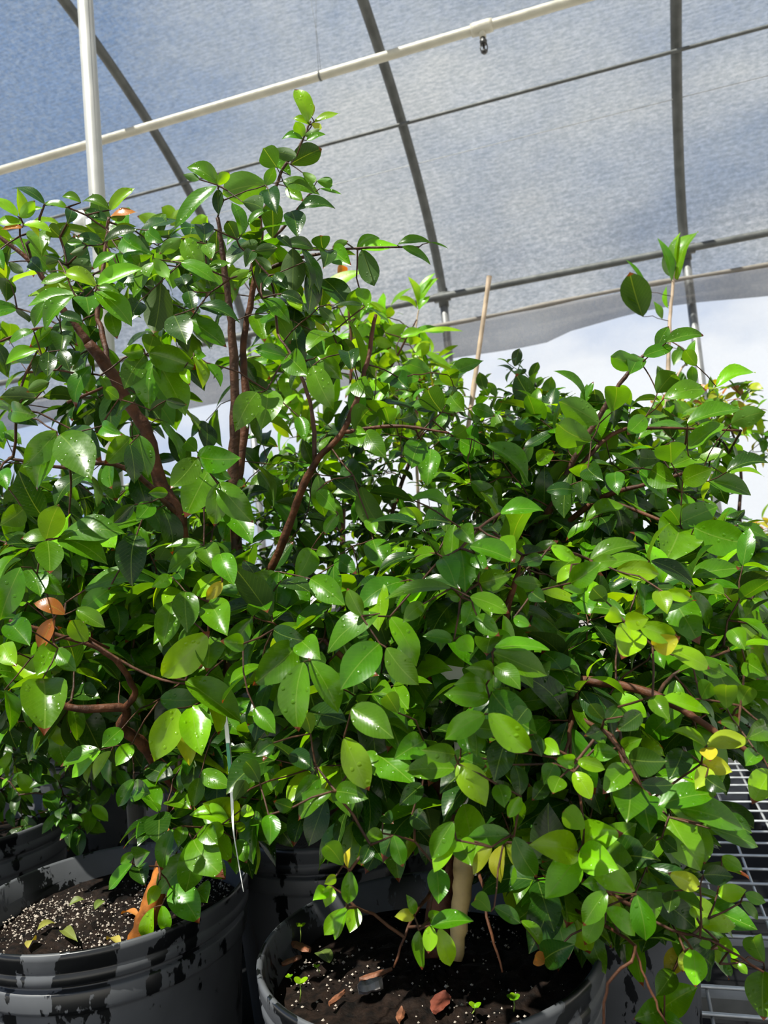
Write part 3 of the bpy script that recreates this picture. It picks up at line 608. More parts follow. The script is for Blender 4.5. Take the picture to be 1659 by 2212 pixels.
rail('taut_line', 4.02, EYE + 2.235, .0018, M_GALV, 'faint thin cord along the film below the dark purlin', 'line')
# white irrigation pipe with its sprinkler
PW, PZ = 3.103, EYE + 2.238
root = empty('irrigation_pipe', uw(0, PW, PZ), 'long white plastic water pipe slanting across the roof with a sprinkler below it', 'pipe')
mb = MB(); mb.tube([uw(U0 + (U1 - U0) * i / 10, PW, PZ) for i in range(11)], .0205, 16); mb.build('pipe_run', M_PVC, root)
def u_at(px, py, w):
    v = ray(px, py); k = w / (v @ DW); return (v * k) @ DU
us = u_at(1040, 52, PW)
mb = MB(); mb.tube([uw(us - .045, PW, PZ), uw(us - .03, PW, PZ), uw(us + .03, PW, PZ), uw(us + .045, PW, PZ)], [.026, .0275, .0275, .026], 16)
mb.tube([uw(us, PW, PZ), uw(us, PW, PZ - .045)], [.016, .014], 14); tee = mb.build('tee_fitting', M_PVC, root)
mb = MB(); z = PZ - .045
mb.tube([uw(us, PW, z), uw(us, PW, z - .012), uw(us, PW, z - .014), uw(us, PW, z - .03)], [.011, .011, .016, .014], 14)
for s in (-1, 1): mb.tube([uw(us + s * .013, PW, z - .028), uw(us + s * .015, PW, z - .045), uw(us + s * .012, PW, z - .06)], .0025, 6)
mb.tube([uw(us, PW, z - .058), uw(us, PW, z - .062), uw(us, PW, z - .07)], [.013, .015, .008], 12)
mb.tube([uw(us, PW, z - .03), uw(us, PW, z - .058)], [.004, .006], 8)
mb.build('sprinkler_head', M_DARK, tee)
uh = u_at(690, 147, PW)
mb = MB()
for s in (-.006, .006): mb.tube([uw(uh + s, PW, PZ), uw(uh + s * .3, PW, PZ + .20), uw(uh - s * 4, PW, arc(math.acos((PW - 1.625) / 2.875))[1])], .0009, 5)
mb.tube([uw(uh - .004, PW, PZ), uw(uh + .004, PW, PZ)], .023, 14)
mb.build('hanging_wire', M_RIB, root)
# pale vertical post at the left
pt = at(197, 215, 1.95)
root = empty('support_post', (pt[0], pt[1], 0), 'pale round metal post standing upright at the left in front of the white pipe', 'post')
mb = MB(); mb.tube([(pt[0], pt[1], 0), (pt[0], pt[1], EYE + 3.05)], .0205, 20); mb.build('post_tube', simple('pale_painted_tube', (0.36, 0.36, 0.34), 0.4, metal=0.25, var=.1), root)
q = at(212, 500, 1.95)
mb = MB(); mb.tube([(pt[0], pt[1], q[2] + .03), (pt[0], pt[1], q[2] - .04)], .026, 16); mb.box((pt[0] - .035, pt[1], q[2] + .012), .05, .03, .03); mb.box((pt[0] - .045, pt[1] - .01, q[2] + .03), .03, .02, .04)
mb.build('bracket', M_WHITE, root)

# ------------------------------------------------------------------ benches
BZ = EYE - .80
def bench(w0, w1, z, u0, u1, label, cloth=False, cover=None):
    root = empty('wire_bench' if not cloth else 'plant_bench', uw((u0 + u1) / 2, (w0 + w1) / 2, 0), label, 'bench')
    if not cloth:
        mb = MB(); n = int((w1 - w0) / .088)
        for i in range(n + 1):
            w = w0 + (w1 - w0) * i / n; mb.tube([uw(u0, w, z - .004), uw(u1, w, z - .004)], .0036, 8)
        mb.build('long_wires', M_WIRE, root)
        mb = MB(); n = int((u1 - u0) / .10)
        for i in range(n + 1):
            u = u0 + (u1 - u0) * i / n; mb.tube([uw(u, w0, z - .0105), uw(u, w1, z - .0105)], .0032, 8)
        mb.build('cross_wires', M_WIRE, root)
        if cover:  # black sheet added over the wires, standing in for the plants' shade
            mb = MB(); nn = 50; vs = []
            for i in range(nn + 1):
                u = u0 + (cover - u0) * i / nn
                for w, dz in ((w0 - .025, -.22), (w0 - .018, -.02), (w0, .0015), ((w0 + w1) / 2, .0012), (w1, .0015), (w1 + .018, -.02), (w1 + .02, -.2)):
                    vs.append(uw(u, w + .004 * math.sin(i * .9), z - .001 + dz))
            mb.add(vs, [(i * 7 + j, i * 7 + j + 1, i * 7 + j + 8, i * 7 + j + 7) for i in range(nn) for j in range(6)])
            mb.build('shade_sheet', M_MAT, root)
    else:
        mb = MB(); mb.box(uw((u0 + u1) / 2, (w0 + w1) / 2, z - .012), u1 - u0, w1 - w0, .024); mb.build('bench_top', M_SKIRT, root, False)
        mb = MB()
        n = 60; vs = []
        for i in range(n + 1):
            u = u0 + (u1 - u0) * i / n
            for k in range(4): vs.append(uw(u, w0 - .01 - .01 * math.sin(i * 1.3) * k / 3, z - .02 - .18 * k))
        mb.add(vs, [(i * 4 + j, i * 4 + j + 1, i * 4 + j + 5, i * 4 + j + 4) for i in range(n) for j in range(3)])
        mb.build('skirt', M_SKIRT, root)
    for w in (w0, w1):
        mb = MB(); mb.box(uw((u0 + u1) / 2, w, z - .034), u1 - u0, .03, .036); mb.build('frame_rail', M_GALV if not cloth else M_RIB, root, False)
    nl = 4
    for i in range(nl):
        for w in (w0 + .02, w1 - .02):
            u = u0 + .1 + (u1 - u0 - .2) * i / (nl - 1)
            mb = MB(); mb.tube([uw(u, w, 0), uw(u, w, z - .05)], .016, 10); mb.build('leg', M_GALV, root)
bench(.50, 1.56, BZ, -3.0, 2.6, 'wire mesh bench in front carrying the big black nursery pots', cover=-.02)
bench(1.76, 3.27, BZ, -3.0, 3.0, 'second wire mesh bench seen through the gap at the right', cover=-.1)
bench(3.47, 4.37, EYE - .13, -3.0, 4.0, 'high bench with pale grey cloth skirt by the far side film', True)

# ------------------------------------------------------------------ the plants
LI = leaf_items()
R_ = EYE - .43
def pp(lst): return [at(*p) for p in lst]
P1 = (-.453, 1.181)
st1 = [
    (pp([(296, 2045, 1.10), (328, 1955, 1.11), (355, 1870, 1.13), (380, 1780, 1.15)]), .0155, .0125, M_TRUNK),
    (pp([(374, 1800, 1.145), (383, 1765, 1.15), (402, 1700, 1.17), (440, 1610, 1.19), (490, 1500, 1.2)]), .0125, .0105, M_BARK),
    (pp([(400, 1700, 1.17), (410, 1560, 1.2), (400, 1380, 1.2), (392, 1250, 1.18), (388, 1115, 1.16), (350, 1050, 1.15), (320, 940, 1.13), (280, 875, 1.12), (240, 805, 1.10), (190, 740, 1.08)]), .013, .0078, M_BARK),
    (pp([(190, 740, 1.08), (148, 685, 1.07), (100, 610, 1.06), (60, 560, 1.05), (-10, 505, 1.04)]), .006, .0028, M_BARK),
    (pp([(235, 800, 1.10), (223, 727, 1.12), (211, 675, 1.13), (225, 560, 1.14), (235, 470, 1.15)]), .005, .0022, M_BARK),
    (pp([(395, 1705, 1.17), (345, 1655, 1.14), (300, 1600, 1.11), (262, 1572, 1.09), (270, 1530, 1.07), (165, 1530, 1.05), (60, 1500, 1.03)]), .0105, .004, M_BARK),
    (pp([(270, 1530, 1.07), (290, 1490, 1.05), (230, 1410, 1.02), (120, 1370, 1.0), (20, 1340, .98)]), .005, .002, M_BARK),
    (pp([(490, 1500, 1.2), (505, 1380, 1.21), (512, 1200, 1.2), (505, 1020, 1.18), (507, 900, 1.16), (503, 740, 1.14), (492, 640, 1.13), (480, 540, 1.12), (470, 470, 1.11)]), .012, .0028, M_TWIG),
    (pp([(505, 1100, 1.19), (530, 900, 1.2), (525, 760, 1.2), (545, 640, 1.19), (563, 530, 1.18), (560, 465, 1.18)]), .0075, .003, M_BARK),
    (pp([(563, 533, 1.18), (600, 505, 1.17), (640, 455, 1.16), (668, 420, 1.15)]), .003, .0018, M_TWIG),
    (pp([(560, 470, 1.18), (590, 420, 1.17), (612, 366, 1.16), (645, 318, 1.15), (671, 262, 1.15)]), .0032, .0016, M_TWIG),
    (pp([(575, 580, 1.18), (640, 560, 1.16), (704, 545, 1.14), (774, 536, 1.12), (905, 534, 1.10)]), .0032, .0014, M_TWIG),
    (pp([(510, 1350, 1.2), (590, 1220, 1.14), (640, 1090, 1.10), (680, 1000, 1.07), (735, 940, 1.05), (775, 850, 1.05), (795, 770, 1.05), (812, 680, 1.06)]), .0068, .0024, M_BARK),
    (pp([(680, 1000, 1.07), (675, 890, 1.06), (640, 790, 1.05), (600, 720, 1.06)]), .0034, .0016, M_TWIG),
    (pp([(735, 935, 1.05), (850, 920, 1.03), (970, 935, 1.0)]), .003, .0015, M_BARK),
    (pp([(145, 870, 1.06), (240, 830, 1.09)]), .002, .002, M_BARK),
    (pp([(0, 738, 1.03), (80, 710, 1.05), (160, 715, 1.07)]), .0015, .003, M_BARK),
    (pp([(388, 1115, 1.16), (300, 1030, 1.1), (230, 1000, 1.06), (140, 1010, 1.03), (20, 990, 1.0)]), .0045, .002, M_TWIG),
    (pp([(400, 1700, 1.17), (360, 1760, 1.08), (345, 1830, 1.02), (345, 1900, .99)]), .003, .0015, M_BARK),
    (pp([(235, 1400, 1.05), (160, 1365, 1.0), (325, 1460, .98), (430, 1480, .95)]), .002, .0015, M_BARK),
]
fill1 = [([(0, 500), (100, 460), (260, 500), (420, 500), (560, 560), (640, 640), (760, 690), (820, 800), (850, 950), (780, 1150), (640, 1300), (450, 1450), (380, 1560), (200, 1620), (0, 1560), (-120, 1200), (-120, 700)], (1.15, 1.5), 200),
         ([(0, 1150), (400, 1150), (620, 1300), (520, 1600), (300, 1560), (0, 1560), (-80, 1400)], (1.1, 1.4), 150),
         ([(420, 500), (560, 480), (700, 560), (820, 700), (640, 760), (430, 700)], (1.1, 1.3), 14),
         ([(380, 1560), (600, 1560), (620, 1760), (520, 1820), (420, 1740)], (1.0, 1.35), 45), ([(330, 1740), (450, 1700), (470, 1860), (380, 1880)], (1.02, 1.1), 7)]
p1 = make_plant('leafy_potted_shrub', 'tall glossy-leaved shrub in the left foreground black pot, its tip highest of all', (P1[0], P1[1], BZ), (P1[0], P1[1], R_, .2, .368, True), st1, LI['P1'], fill1, 21, M_LEAF, droop=.6, leaf_len=(.05, .082), crown='P1')
P2 = (.007, .94)
st2 = [
    (pp([(985, 2075, .90), (990, 1990, .91), (1000, 1900, .92), (1005, 1830, .93)]), .0075, .0150, M_STUMP),
    (pp([(950, 2070, .93), (955, 1960, .95), (965, 1860, .95), (985, 1750, .95), (1010, 1600, .96), (1060, 1480, .96), (1120, 1380, .97)]), .019, .008, M_BARK),
    (pp([(985, 1750, .95), (900, 1620, .93), (800, 1480, .92), (700, 1380, .9)]), .0085, .003, M_BARK),
    (pp([(1010, 1600, .96), (1120, 1500, .93), (1245, 1470, .88), (1380, 1490, .84), (1470, 1530, .81), (1560, 1590, .79), (1650, 1640, .78)]), .0075, .0022, M_BARK),
    (pp([(1245, 1480, .88), (1240, 1545, .84), (1215, 1640, .80)]), .003, .0016, M_BARK),
    (pp([(1240, 1545, .84), (1320, 1590, .80), (1355, 1660, .77), (1410, 1725, .75)]), .0026, .0015, M_BARK),
    (pp([(1245, 1500, .86), (1230, 1600, .82), (1258, 1760, .76)]), .0022, .0012, M_BARK),
    (pp([(965, 1860, .95), (930, 1930, .86), (890, 1985, .80), (850, 2090, .78)]), .0025, .001, M_BARK),
    (pp([(1000, 1780, .94), (1040, 1900, .84), (1055, 2000, .80), (1085, 2100, .79)]), .0025, .001, M_BARK),
    (pp([(1060, 1480, .96), (1100, 1300, .9), (1130, 1200, .88)]), .005, .002, M_BARK),
    (pp([(1100, 1900, .9), (1230, 1960, .8), (1370, 2045, .70), (1315, 2125, .69), (1300, 2230, .68)]), .0018, .0011, M_BARK),
    (pp([(1370, 2045, .70), (1400, 2130, .69), (1440, 2212, .68)]), .0011, .0009, M_BARK),
    (pp([(1370, 1960, .76), (1450, 2010, .74), (1530, 2030, .72), (1650, 2100, .70)]), .0014, .001, M_BARK),
    (pp([(1100, 1890, .9), (1250, 1900, .8), (1370, 1960, .76)]), .003, .002, M_BARK),
]
fill2 = [([(530, 1250), (900, 1100), (1200, 1150), (1659, 1230), (1700, 1560), (1500, 1640), (1450, 1850), (1250, 1900), (1020, 1780), (800, 1780), (620, 1700), (540, 1600)], (.85, 1.25), 330),
         ([(560, 1400), (1200, 1400), (1450, 1600), (1350, 1850), (1100, 1800), (700, 1780), (560, 1650)], (.82, 1.1), 150),
         ([(1050, 1850), (1400, 1850), (1560, 1980), (1500, 2020), (1250, 2000), (1150, 1950)], (.78, .95), 34)]
p2 = make_plant('leafy_potted_shrub', 'broad bushy shrub with hanging wet leaves in the right foreground black pot', (P2[0], P2[1], BZ), (P2[0], P2[1], R_, .2, .368, True), st2, LI['P2'], fill2, 33, M_LEAF, droop=.7, crown='P2')
P5 = (.27, 1.33)
z5 = R_ - .03
st5 = [([np.array([P5[0], P5[1], z5]), at(1180, 1400, 1.3), at(1160, 1175, 1.24), at(1200, 1080, 1.2), at(1240, 990, 1.17), at(1295, 900, 1.15), at(1350, 815, 1.13), at(1400, 760, 1.12), at(1456, 715, 1.12)], .0075, .0016, M_TWIG),
       (pp([(1200, 1150, 1.22), (1300, 1075, 1.17), (1400, 1045, 1.13), (1520, 1010, 1.1)]), .005, .002, M_BARK),
       (pp([(1210, 1060, 1.19), (1320, 940, 1.2), (1420, 925, 1.2), (1600, 930, 1.2)]), .004, .0015, M_BARK),
       (pp([(1300, 1075, 1.17), (1440, 1130, 1.1), (1480, 1160, 1.08)]), .003, .0015, M_BARK)]
fill5 = [([(980, 960), (1150, 870), (1320, 850), (1420, 900), (1600, 950), (1560, 1080), (1640, 1250), (1300, 1350), (1000, 1280)], (1.15, 1.55), 230),
         ([(1150, 1100), (1659, 1150), (1690, 1600), (1300, 1550)], (1.05, 1.4), 110), ([(1350, 1450), (1600, 1450), (1560, 1640), (1350, 1640)], (1.1, 1.35), 26)]
p5 = make_plant('leafy_potted_shrub', 'wet leafy shrub at the right behind the broad one, with one long slanting shoot', (P5[0], P5[1], BZ), (P5[0], P5[1], R_, .2, .368, False), st5, LI['P5'], fill5, 45, M_LEAF, droop=.3, crown='P5')
# plants standing behind
P4 = (-.15, 1.47)
p4 = make_plant('leafy_potted_shrub', 'dense dark small-leaved shrub standing between and behind the two front pots', (P4[0], P4[1], BZ), (P4[0], P4[1], R_, .2, .368, False),
    [([np.array([P4[0], P4[1], R_ - .03]), at(760, 1500, 1.5), at(800, 1300, 1.55), at(850, 1100, 1.6), at(900, 950, 1.6)], .010, .003, M_TWIG),
     (pp([(800, 1300, 1.55), (950, 1150, 1.6), (1150, 1000, 1.65), (1200, 880, 1.65)]), .006, .002, M_TWIG)],
    [], [([(600, 1000), (760, 870), (900, 830), (1030, 830), (1180, 860), (1300, 890), (1400, 1000), (1300, 1300), (600, 1300)], (1.45, 1.85), 480), ([(1090, 780), (1120, 790), (1240, 900), (1180, 900)], (1.6, 1.7), 12)], 51, M_LEAF_BACK,
    leaf_len=(.03, .05), asp=.55, cols=((0, 8), (1, 6)), droop=.4)
P3 = (-.9, 1.62)
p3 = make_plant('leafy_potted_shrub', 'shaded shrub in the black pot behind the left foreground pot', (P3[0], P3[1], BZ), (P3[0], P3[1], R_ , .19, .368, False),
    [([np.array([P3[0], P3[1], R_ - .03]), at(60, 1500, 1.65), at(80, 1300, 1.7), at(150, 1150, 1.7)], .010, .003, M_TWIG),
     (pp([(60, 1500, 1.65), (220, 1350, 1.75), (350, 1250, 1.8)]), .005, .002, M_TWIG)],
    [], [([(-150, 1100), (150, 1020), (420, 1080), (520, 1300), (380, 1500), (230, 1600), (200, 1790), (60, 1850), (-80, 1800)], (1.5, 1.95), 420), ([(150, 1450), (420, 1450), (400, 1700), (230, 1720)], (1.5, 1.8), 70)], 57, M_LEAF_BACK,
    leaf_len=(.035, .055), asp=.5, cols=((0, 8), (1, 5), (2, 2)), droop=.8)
P6 = (-.15, 2.15)
h6 = []
r6 = random.Random(14)
for it in "-60 300 255 75 100 2;420 380 440 310 60 2;250 330 400 330 60 2;500 510 645 465 60 2;400 480 540 430 80 2;620 480 905 470 30 2;560 560 600 500 90 2;290 440 200 520 80 2;330 520 450 560 70 2;100 320 130 200 90 3;180 250 230 235 30 2;90 100 130 40 70 4;0 480 90 560 60 2;600 620 690 560 80 2;250 600 190 520 90 2;620 650 540 700 60 2;470 640 400 600 60 2;60 620 140 700 90 2;-1050 -240 -1220 -280 90 2;-960 -260 -1060 -340 90 2;-880 -210 -760 -280 90 2;-1000 -220 -900 -330 80 2;150 420 60 380 90 2;360 420 300 350 90 2;210 380 330 300 60 2".split(';'):
    bx, by, tx, ty, w, c = [float(x) for x in it.split()]
    bx, tx, by, ty, w = 700 + .3315 * bx, 700 + .3315 * tx, 560 + .3315 * by, 560 + .3315 * ty, .3315 * w
    h6.append((w * 10, hero(bx, by, tx, ty, w, 2.1 + r6.uniform(-.05, .05), r6), int(c)))
p6 = make_plant('broad_leaved_sapling', 'bright yellow-green sapling with long pointed leaves behind the tall shrub', (P6[0], P6[1], BZ), (P6[0], P6[1], R_, .18, .368, False),
    [([np.array([P6[0], P6[1], R_ - .03]), at(740, 1200, 2.15), at(750, 950, 2.2), at(760, 760, 2.2), at(750, 640, 2.2)], .010, .003, M_BARK),
     (pp([(750, 950, 2.2), (840, 800, 2.15), (900, 690, 2.1)]), .005, .002, M_BARK)],
    h6, [([(570, 680), (640, 640), (800, 660), (930, 740), (980, 830), (900, 950), (560, 950)], (2.0, 2.4), 75)], 61, M_LEAF_BACK,
    leaf_len=(.08, .13), asp=.30, cols=((2, 9), (1, 3), (3, 1)), droop=.15, prof=LW_LONG, twig_r=.0016)
P7 = (.50, 1.98)
fol7 = """1388 684 1360 588 64 0;1398 632 1350 560 8 1;1382 660 1352 640 14 1;1450 606 1420 514 18 1;1448 596 1438 540 30 0;1460 586 1470 502 20 2;1462 604 1508 500 40 1;1442 665 1441 615 10 2;1470 755 1455 790 22 1;1485 790 1502 735 20 1;1482 780 1465 745 20 1;1430 850 1420 790 26 0;1500 830 1495 790 24 1;1462 850 1470 800 28 1;1410 900 1440 950 30 0;1400 890 1365 930 28 0;1450 870 1500 900 20 1;1430 690 1412 650 14 1"""
h7 = []
r7 = random.Random(4)
for it in fol7.split(';'):
    bx, by, tx, ty, w, c = [float(x) for x in it.split()]
    h7.append((w * 10, hero(bx, by, tx, ty, w, 1.9 + r7.uniform(-.02, .02), r7), int(c)))
p7 = make_plant('oval_leaved_sapling', 'upright grey-green shoot with thick oval leaves before the right hoop post', (P7[0], P7[1], BZ), (P7[0], P7[1], R_, .17, .368, False),
    [([np.array([P7[0], P7[1], R_ - .03]), at(1400, 1250, 1.95), at(1436, 1000, 1.9), at(1444, 750, 1.9), at(1452, 640, 1.9), at(1456, 585, 1.9)], .008, .003, M_BAMBOO),
     (pp([(1442, 860, 1.9), (1470, 800, 1.9), (1484, 785, 1.9)]), .003, .002, M_BAMBOO)],
    h7, [([(1390, 880), (1480, 860), (1500, 1000), (1380, 1000)], (1.8, 2.0), 14)], 67, M_LEAF_BACK, leaf_len=(.05, .08), asp=.45, prof=LW_OVAL, cols=((0, 3), (1, 4)))
P8 = (1.42, 2.50)
p8 = make_plant('yellowing_shrub', 'yellowing small-leaved shrub at the right edge behind the wet shrub', (P8[0], P8[1], BZ), (P8[0], P8[1], R_, .17, .368, False),
    [([np.array([P8[0], P8[1], R_ - .03]), at(1620, 1200, 2.1), at(1600, 1000, 2.1), at(1560, 880, 2.1)], .008, .002, M_TWIG)],
    [], [([(1400, 850), (1520, 830), (1620, 830), (1650, 920), (1560, 960), (1450, 960)], (1.95, 2.2), 75), ([(1640, 930), (1700, 930), (1700, 1000), (1640, 1000)], (2.0, 2.1), 8)], 71, M_LEAF_BACK, leaf_len=(.03, .055), asp=.45,
    cols=((3, 4), (1, 5), (2, 4), (4, 1)), droop=.3)
P10 = (-1.0, 2.45)
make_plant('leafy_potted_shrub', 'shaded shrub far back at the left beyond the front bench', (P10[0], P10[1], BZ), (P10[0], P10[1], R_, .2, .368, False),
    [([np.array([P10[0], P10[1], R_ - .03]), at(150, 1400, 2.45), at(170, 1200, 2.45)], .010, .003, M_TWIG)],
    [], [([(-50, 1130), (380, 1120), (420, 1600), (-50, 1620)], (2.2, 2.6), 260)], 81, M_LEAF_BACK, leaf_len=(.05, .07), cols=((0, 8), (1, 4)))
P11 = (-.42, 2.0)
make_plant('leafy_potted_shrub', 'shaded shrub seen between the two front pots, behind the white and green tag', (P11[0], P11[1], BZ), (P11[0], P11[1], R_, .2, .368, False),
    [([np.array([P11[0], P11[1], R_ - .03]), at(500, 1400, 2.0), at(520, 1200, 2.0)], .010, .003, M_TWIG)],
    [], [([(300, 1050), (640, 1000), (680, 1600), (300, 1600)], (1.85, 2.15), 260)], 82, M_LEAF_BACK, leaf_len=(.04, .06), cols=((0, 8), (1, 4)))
# young shoot of narrow leaves against the middle post
hs = []
for it in "905 668 882 598 18 2;905 668 948 600 20 2;902 650 940 590 14 2;900 665 855 645 12 2;905 670 930 640 14 2;830 680 828 630 18 2;835 700 800 650 16 2;900 710 960 718 16 1;860 720 800 700 20 2;880 720 930 740 26 2".split(';'):
    bx, by, tx, ty, w, c = [float(x) for x in it.split()]
    hs.append((w * 10, hero(bx, by, tx, ty, w, 2.25 + r7.uniform(-.02, .02), r7), int(c)))
P9 = (.12, 2.36)
make_plant('narrow_leaved_sapling', 'thin sapling with narrow light green leaves against the middle hoop post', (P9[0], P9[1], BZ), (P9[0], P9[1], R_, .12, .368, False),
    [([np.array([P9[0], P9[1], R_ - .03]), at(905, 1100, 2.3), at(900, 850, 2.25), at(898, 720, 2.25), at(905, 668, 2.25)], .006, .002, M_BAMBOO)],
    hs, [([(800, 740), (960, 760), (1000, 860), (820, 900)], (2.2, 2.4), 34)], 73, M_LEAF_BACK, leaf_len=(.05, .09), asp=.3, prof=LW_LONG, cols=((2, 6), (1, 3)), droop=.2)
# vine-like twig reaching up against the side film
# far pots on the high bench and beside it
def small_pot_plant(name, label, px, w, z, R, h, seed, cols, n, hgt, group=None, leaf=(.03, .05)):
    v = ray(px, 1150); k = w / (v @ DW); P = v * k
    base = (P[0], P[1], z)
    r = random.Random(seed)
    root = empty(name, base, label, 'potted plant', group)
    pot('nursery_pot', root, P[0], P[1], z + h, R, h, detail=False, seed=seed)
    mb = MB(); tw = MB()
    for i in range(n):
        a = r.uniform(0, 6.28); q = R * .9 * math.sqrt(r.random())
        b = np.array([P[0] + q * math.cos(a) * .6, P[1] + q * math.sin(a) * .6, z + h - .04])
        t = b + np.array([r.uniform(-1, 1) * R * .8, r.uniform(-1, 1) * R * .8, hgt * r.uniform(.5, 1)])
        tw.tube([b, (b + t) / 2 + np.array([0, 0, .01]), t], .0015, 5, cap=False)
        for s in range(5):
            f = .35 + .65 * s / 4; Q = b + (t - b) * f
            ax = nrm([r.uniform(-1, 1), r.uniform(-1, 1), r.uniform(-.1, .7)]); ln = r.uniform(*leaf)
            add_leaf(mb, Q, Q + ax * ln, nrm([r.uniform(-.3, .3), -.4, 1]), ln * .5, r, r.choice(cols))
    tw.build('stems', M_TWIG, root)['kind'] = 'stuff'; o = mb.build('foliage', M_LEAF_BACK, root); o['kind'] = 'stuff'
    return root
ZB = EYE - .13
for i, (px, lab, cl) in enumerate([(1530, 'low reddish-green plant in a far black pot, nearest to the wet leaves', [4, 1, 1]), (1618, 'low rusty plant in a small black pot, middle one on the far high bench', [4, 4, 1]), (1706, 'low plant in a small black pot at the photo edge on the far high bench', [4, 1, 2])]):
    small_pot_plant('bedding_plant', lab, px, 3.98, ZB, .078, .15, 80 + i, cl, 16, .10, 'small black pots on the far high bench')
small_pot_plant('yellow_leaf_plant', 'bright yellow-leaved plant in a dark pot at the right edge of the photo', 1690, 3.62, ZB, .09, .10, 91, [3, 3, 2], 9, .16, leaf=(.05, .09))
yp = small_pot_plant('orchid_like_plant', 'sparse green plant in a black pot with a yellow label at the right edge', 1655, 3.06, BZ, .19, .42, 92, [1, 2, 3], 16, .22, leaf=(.05, .08))
mb = MB(); q = np.array(yp.location) + np.array([-.10, -.06, .43]); mb.box(q, .018, .002, .075, np.array([1., 0, 0]), np.array([0, 1., 0])); mb.build('pot_label', M_YELLOW, yp, False)
# bamboo stake
a_ = at(1057, 597, 2.22); b_ = at(1030, 790, 2.22); d_ = (b_ - a_) / (b_[2] - a_[2])
foot = a_ + d_ * (BZ + .01 - a_[2])
mb = MB(); n_ = 40
mb.tube([foot + (a_ - foot) * i / n_ for i in range(n_ + 1)], [.0068 if i % 8 else .0082 for i in range(n_ + 1)], 10)
tag(mb.build('bamboo_stake', M_BAMBOO, None, origin=foot), 'thin weathered bamboo stake rising above the shrubs right of the middle post', 'stake')

# ------------------------------------------------------------------ on the soil
perlite([c for c in p1.children if c.name.startswith('soil')][0], P1[0], P1[1], R_ - .045, .180, 3200, 5, .0022)
perlite([c for c in p2.children if c.name.startswith('soil')][0], P2[0], P2[1], R_ - .045, .180, 700, 6, .0022)
def soil_pt(px, py, dz=0.0):
    v = ray(px, py); zz = R_ - .036 + dz; k = (zz - EYE) / v[2]; p = v * k; return np.array([p[0], p[1], zz])
fl = [(120, 1995, 80, 2010, 16, 'curled pale leaf lying on the soil near the left edge of the pot'), (150, 1955, 178, 1945, 12, 'narrow twisted fallen leaf pointing to the back of the left pot'),
      (78, 2030, 60, 2050, 14, 'yellow-brown fallen leaf closest to the front rim of the left pot'), (135, 2010, 168, 2035, 18, 'broad olive fallen leaf in the middle of the soil in the left pot'),
      (232, 2030, 262, 2045, 18, 'ragged yellow-green fallen leaf left of the orange trunk'), (262, 1975, 300, 1985, 20, 'wide dull green fallen leaf behind the orange trunk foot'),
      (205, 1965, 220, 1950, 10, 'tiny green fallen leaf at the middle back of the left pot'), (225, 2062, 250, 2066, 14, 'pale fallen leaf against the front rim beside the trunk'),
      (150, 2078, 175, 2068, 12, 'orange-brown fallen leaf at the front rim of the left pot')]
rf = random.Random(2)
for bx, by, tx, ty, w, lab in fl:
    B, T = soil_pt(bx, by, .004), soil_pt(tx, ty, .007)
    T = B + nrm(T - B) * max(.022, np.linalg.norm(T - B))
    mb = MB(); add_leaf(mb, B, T, np.array([rf.uniform(-.4, .4), rf.uniform(-.4, .2), 1.]), max(.014, w * 1.1 / F), rf, 6 if 'yellow' in lab or 'pale' in lab else (4 if 'orange' in lab else 5), curl=.12, fold=.5)
    o = mb.build('fallen_leaf', M_LEAF_DRY, None, origin=B)
    tag(o, lab, 'fallen leaf', 'fallen leaves on the soil of the left pot')
B, T = soil_pt(690, 2055, .004), soil_pt(712, 2080, .006)
mb = MB(); add_leaf(mb, B, T, np.array([.1, -.2, 1.]), .02, rf, 5, curl=.1, prof=LW_OVAL); tag(mb.build('fallen_leaf', M_LEAF_DRY, None, origin=B), 'small round olive fallen leaf on the soil of the right pot', 'fallen leaf')
def chip(px, py, ln, wd, ang, lab, m=M_CHIP, th=.006):
    c = soil_pt(px, py, .004 + th / 2); ax = np.array([math.cos(ang), math.sin(ang), .05]); ax = nrm(ax); ay = nrm(np.cross(UPV, ax)); az = np.cross(ax, ay)
    mb = MB(); r = random.Random(int(px)); n = 7; vs = []
    for i in range(n):
        t = i / (n - 1) - .5; s = (1 - (2 * t) ** 4 * .7) * r.uniform(.75, 1.1)
        for j in range(6):
            a = 2 * math.pi * j / 6
            vs.append(c + ax * t * ln + ay * math.cos(a) * wd / 2 * s + az * math.sin(a) * th / 2 * r.uniform(.6, 1.1))
    f = [(i * 6 + j, i * 6 + (j + 1) % 6, (i + 1) * 6 + (j + 1) % 6, (i + 1) * 6 + j) for i in range(n - 1) for j in range(6)] + [(5, 4, 3, 2, 1, 0), tuple((n - 1) * 6 + j for j in range(6))]
    mb.add(vs, f); tag(mb.build('bark_chip', m, None, smooth=False, origin=c), lab, 'bark chip', 'bark chips in the right pot')
M_GREYCHIP = simple('grey_weathered_chip', (0.20, 0.18, 0.17), 0.8, bump=.8, var=.5, vscale=60)
chip(812, 2105, .040, .012, .35, 'long brown bark chip lying left of the pale stump')
chip(800, 2130, .028, .024, .2, 'grey weathered lump of bark in the middle of the right pot soil', M_GREYCHIP, .014)
chip(728, 2155, .026, .008, .9, 'small light orange chip of wood at the front left of the right pot')
chip(950, 2165, .036, .022, 1.2, 'dark red-brown bark piece at the front of the right pot', simple('dark_red_chip', (.13, .03, .015), .6, bump=.8, var=.4))
chip(630, 2075, .026, .010, .5, 'dull pinkish bark chip near the left rim of the right pot')
chip(650, 2045, .034, .016, 2.4, 'reddish bark chip beneath the tiny seedling at the left rim')
chip(865, 2192, .022, .010, 1.4, 'small red-brown chip close to the front rim of the right pot')
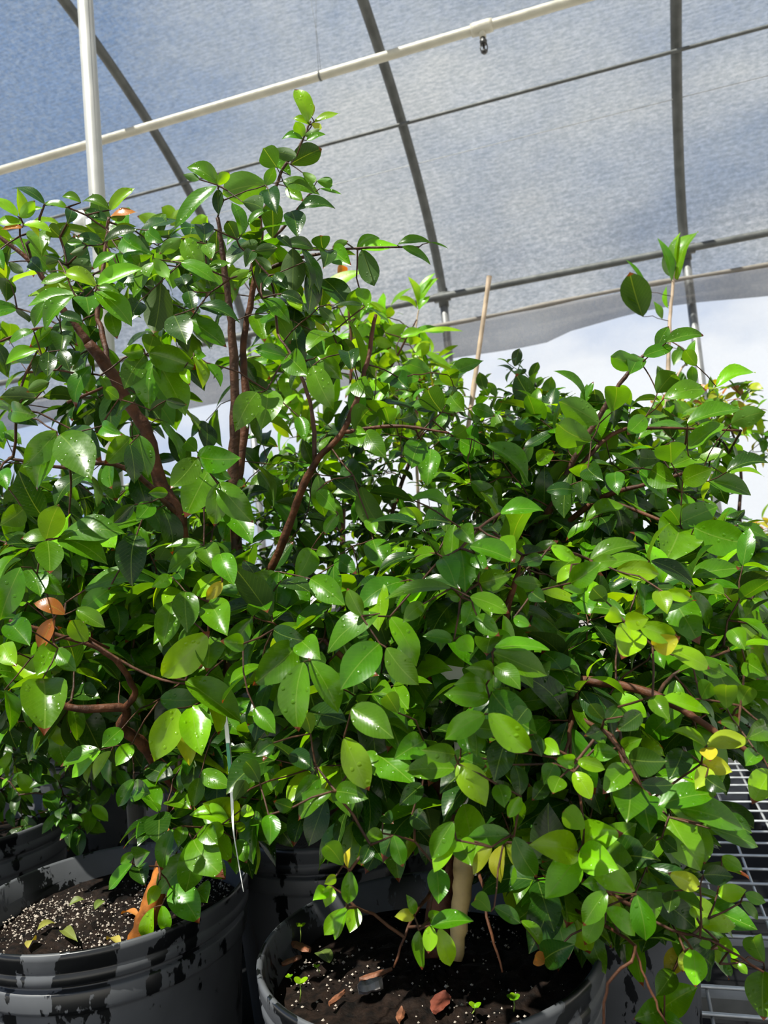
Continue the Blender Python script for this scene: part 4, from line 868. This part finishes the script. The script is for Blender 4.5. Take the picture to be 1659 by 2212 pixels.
def seedling(px, py, hh, n, ln, lab, c=2):
    B = soil_pt(px, py, .001); r = random.Random(int(px + py))
    root = empty('weed_seedling', B, lab, 'seedling', 'weed seedlings in the right pot')
    top = B + np.array([r.uniform(-.004, .006), 0, hh]); mb = MB(); mb.tube([B, (B + top) / 2 + np.array([.001, 0, 0]), top], .0007, 6); mb.build('stem', simple('seedling_stem', (.25, .35, .06), .5), root)
    for i in range(n):
        a = 2 * math.pi * i / n + r.uniform(0, .5); ax = nrm([math.cos(a), math.sin(a), .45]); mb = MB()
        add_leaf(mb, top, top + ax * ln, np.array([-.2 * math.cos(a), -.3, 1.]), ln * .75, r, c, curl=.05, fold=.1, prof=LW_OVAL, burn=0); mb.build('leaf', M_LEAF, root)
seedling(648, 2165, .020, 3, .010, 'bright green three-leaved seedling at the front left of the right pot')
seedling(630, 2120, .005, 4, .005, 'tiny clover-like seedling just above the bright three-leaved one')
seedling(690, 2100, .006, 3, .005, 'tiny two-clump seedling left of the long bark chip')
seedling(648, 2040, .022, 3, .008, 'pale seedling at the left rim of the right pot', 2)
seedling(1020, 2190, .006, 3, .008, 'light green seedling at the front rim below the stump')
seedling(1110, 2185, .012, 5, .008, 'clump of small round-leaved weed at the right front rim')

# ------------------------------------------------------------------ plant tags
root = empty('plant_tag', at(490, 1545, .93), 'narrow white and green plastic plant tag hanging edge-on between the two shrubs', 'tag')
pts = spline(pp([(487, 1545, .93), (494, 1620, .93), (500, 1700, .93), (504, 1790, .93), (513, 1850, .93), (526, 1926, .93)]), 5)
hw = [3.4, 4.2, 4.6, 4.8, 4.8, 4.8, 4.7, 4.6, 4.4, 4.2, 4.0, 3.6, 3.2, 2.8, 2.4, 2.0, 1.7, 1.5, 1.4, 1.3, 1.3, 1.2, 1.1, 1.1, 1.0, .9, .8]
def strip(mb, i0, i1, off=0.0, sh=1.0):
    vs = []
    for i in range(i0, i1 + 1):
        p = pts[i] + np.array([0, -off, 0]); q = hw[i] * .93 / F * sh
        for dx, dy in ((-q, 0), (q, -.0015), (q, .0008), (-q, .0016)): vs.append(p + np.array([dx, dy, 0]))
    n = i1 - i0 + 1
    mb.add(vs, [(i * 4 + j, i * 4 + (j + 1) % 4, (i + 1) * 4 + (j + 1) % 4, (i + 1) * 4 + j) for i in range(n - 1) for j in range(4)] + [(3, 2, 1, 0), (n * 4 - 4, n * 4 - 3, n * 4 - 2, n * 4 - 1)])
mb = MB(); strip(mb, 0, len(pts) - 1); ts = mb.build('tag_strip', M_WHITE, root, False)
mb = MB(); strip(mb, 4, 8, .0022, .8); mb.build('tag_print', M_TAGGREEN, ts, False)
q = at(976, 1445, .93)
mb = MB(); mb.box(q, .032, .0012, .045, nrm([1., .2, 0]), nrm([-.2, 1., 0])); mb.box(q - np.array([0, 0, .13]), .012, .0012, .22, nrm([1., .2, 0]), nrm([-.2, 1., 0]))
tag(mb.build('plant_label', M_WHITE, None, False, origin=q), 'plain white plastic plant label standing in the shade inside the broad shrub', 'label')
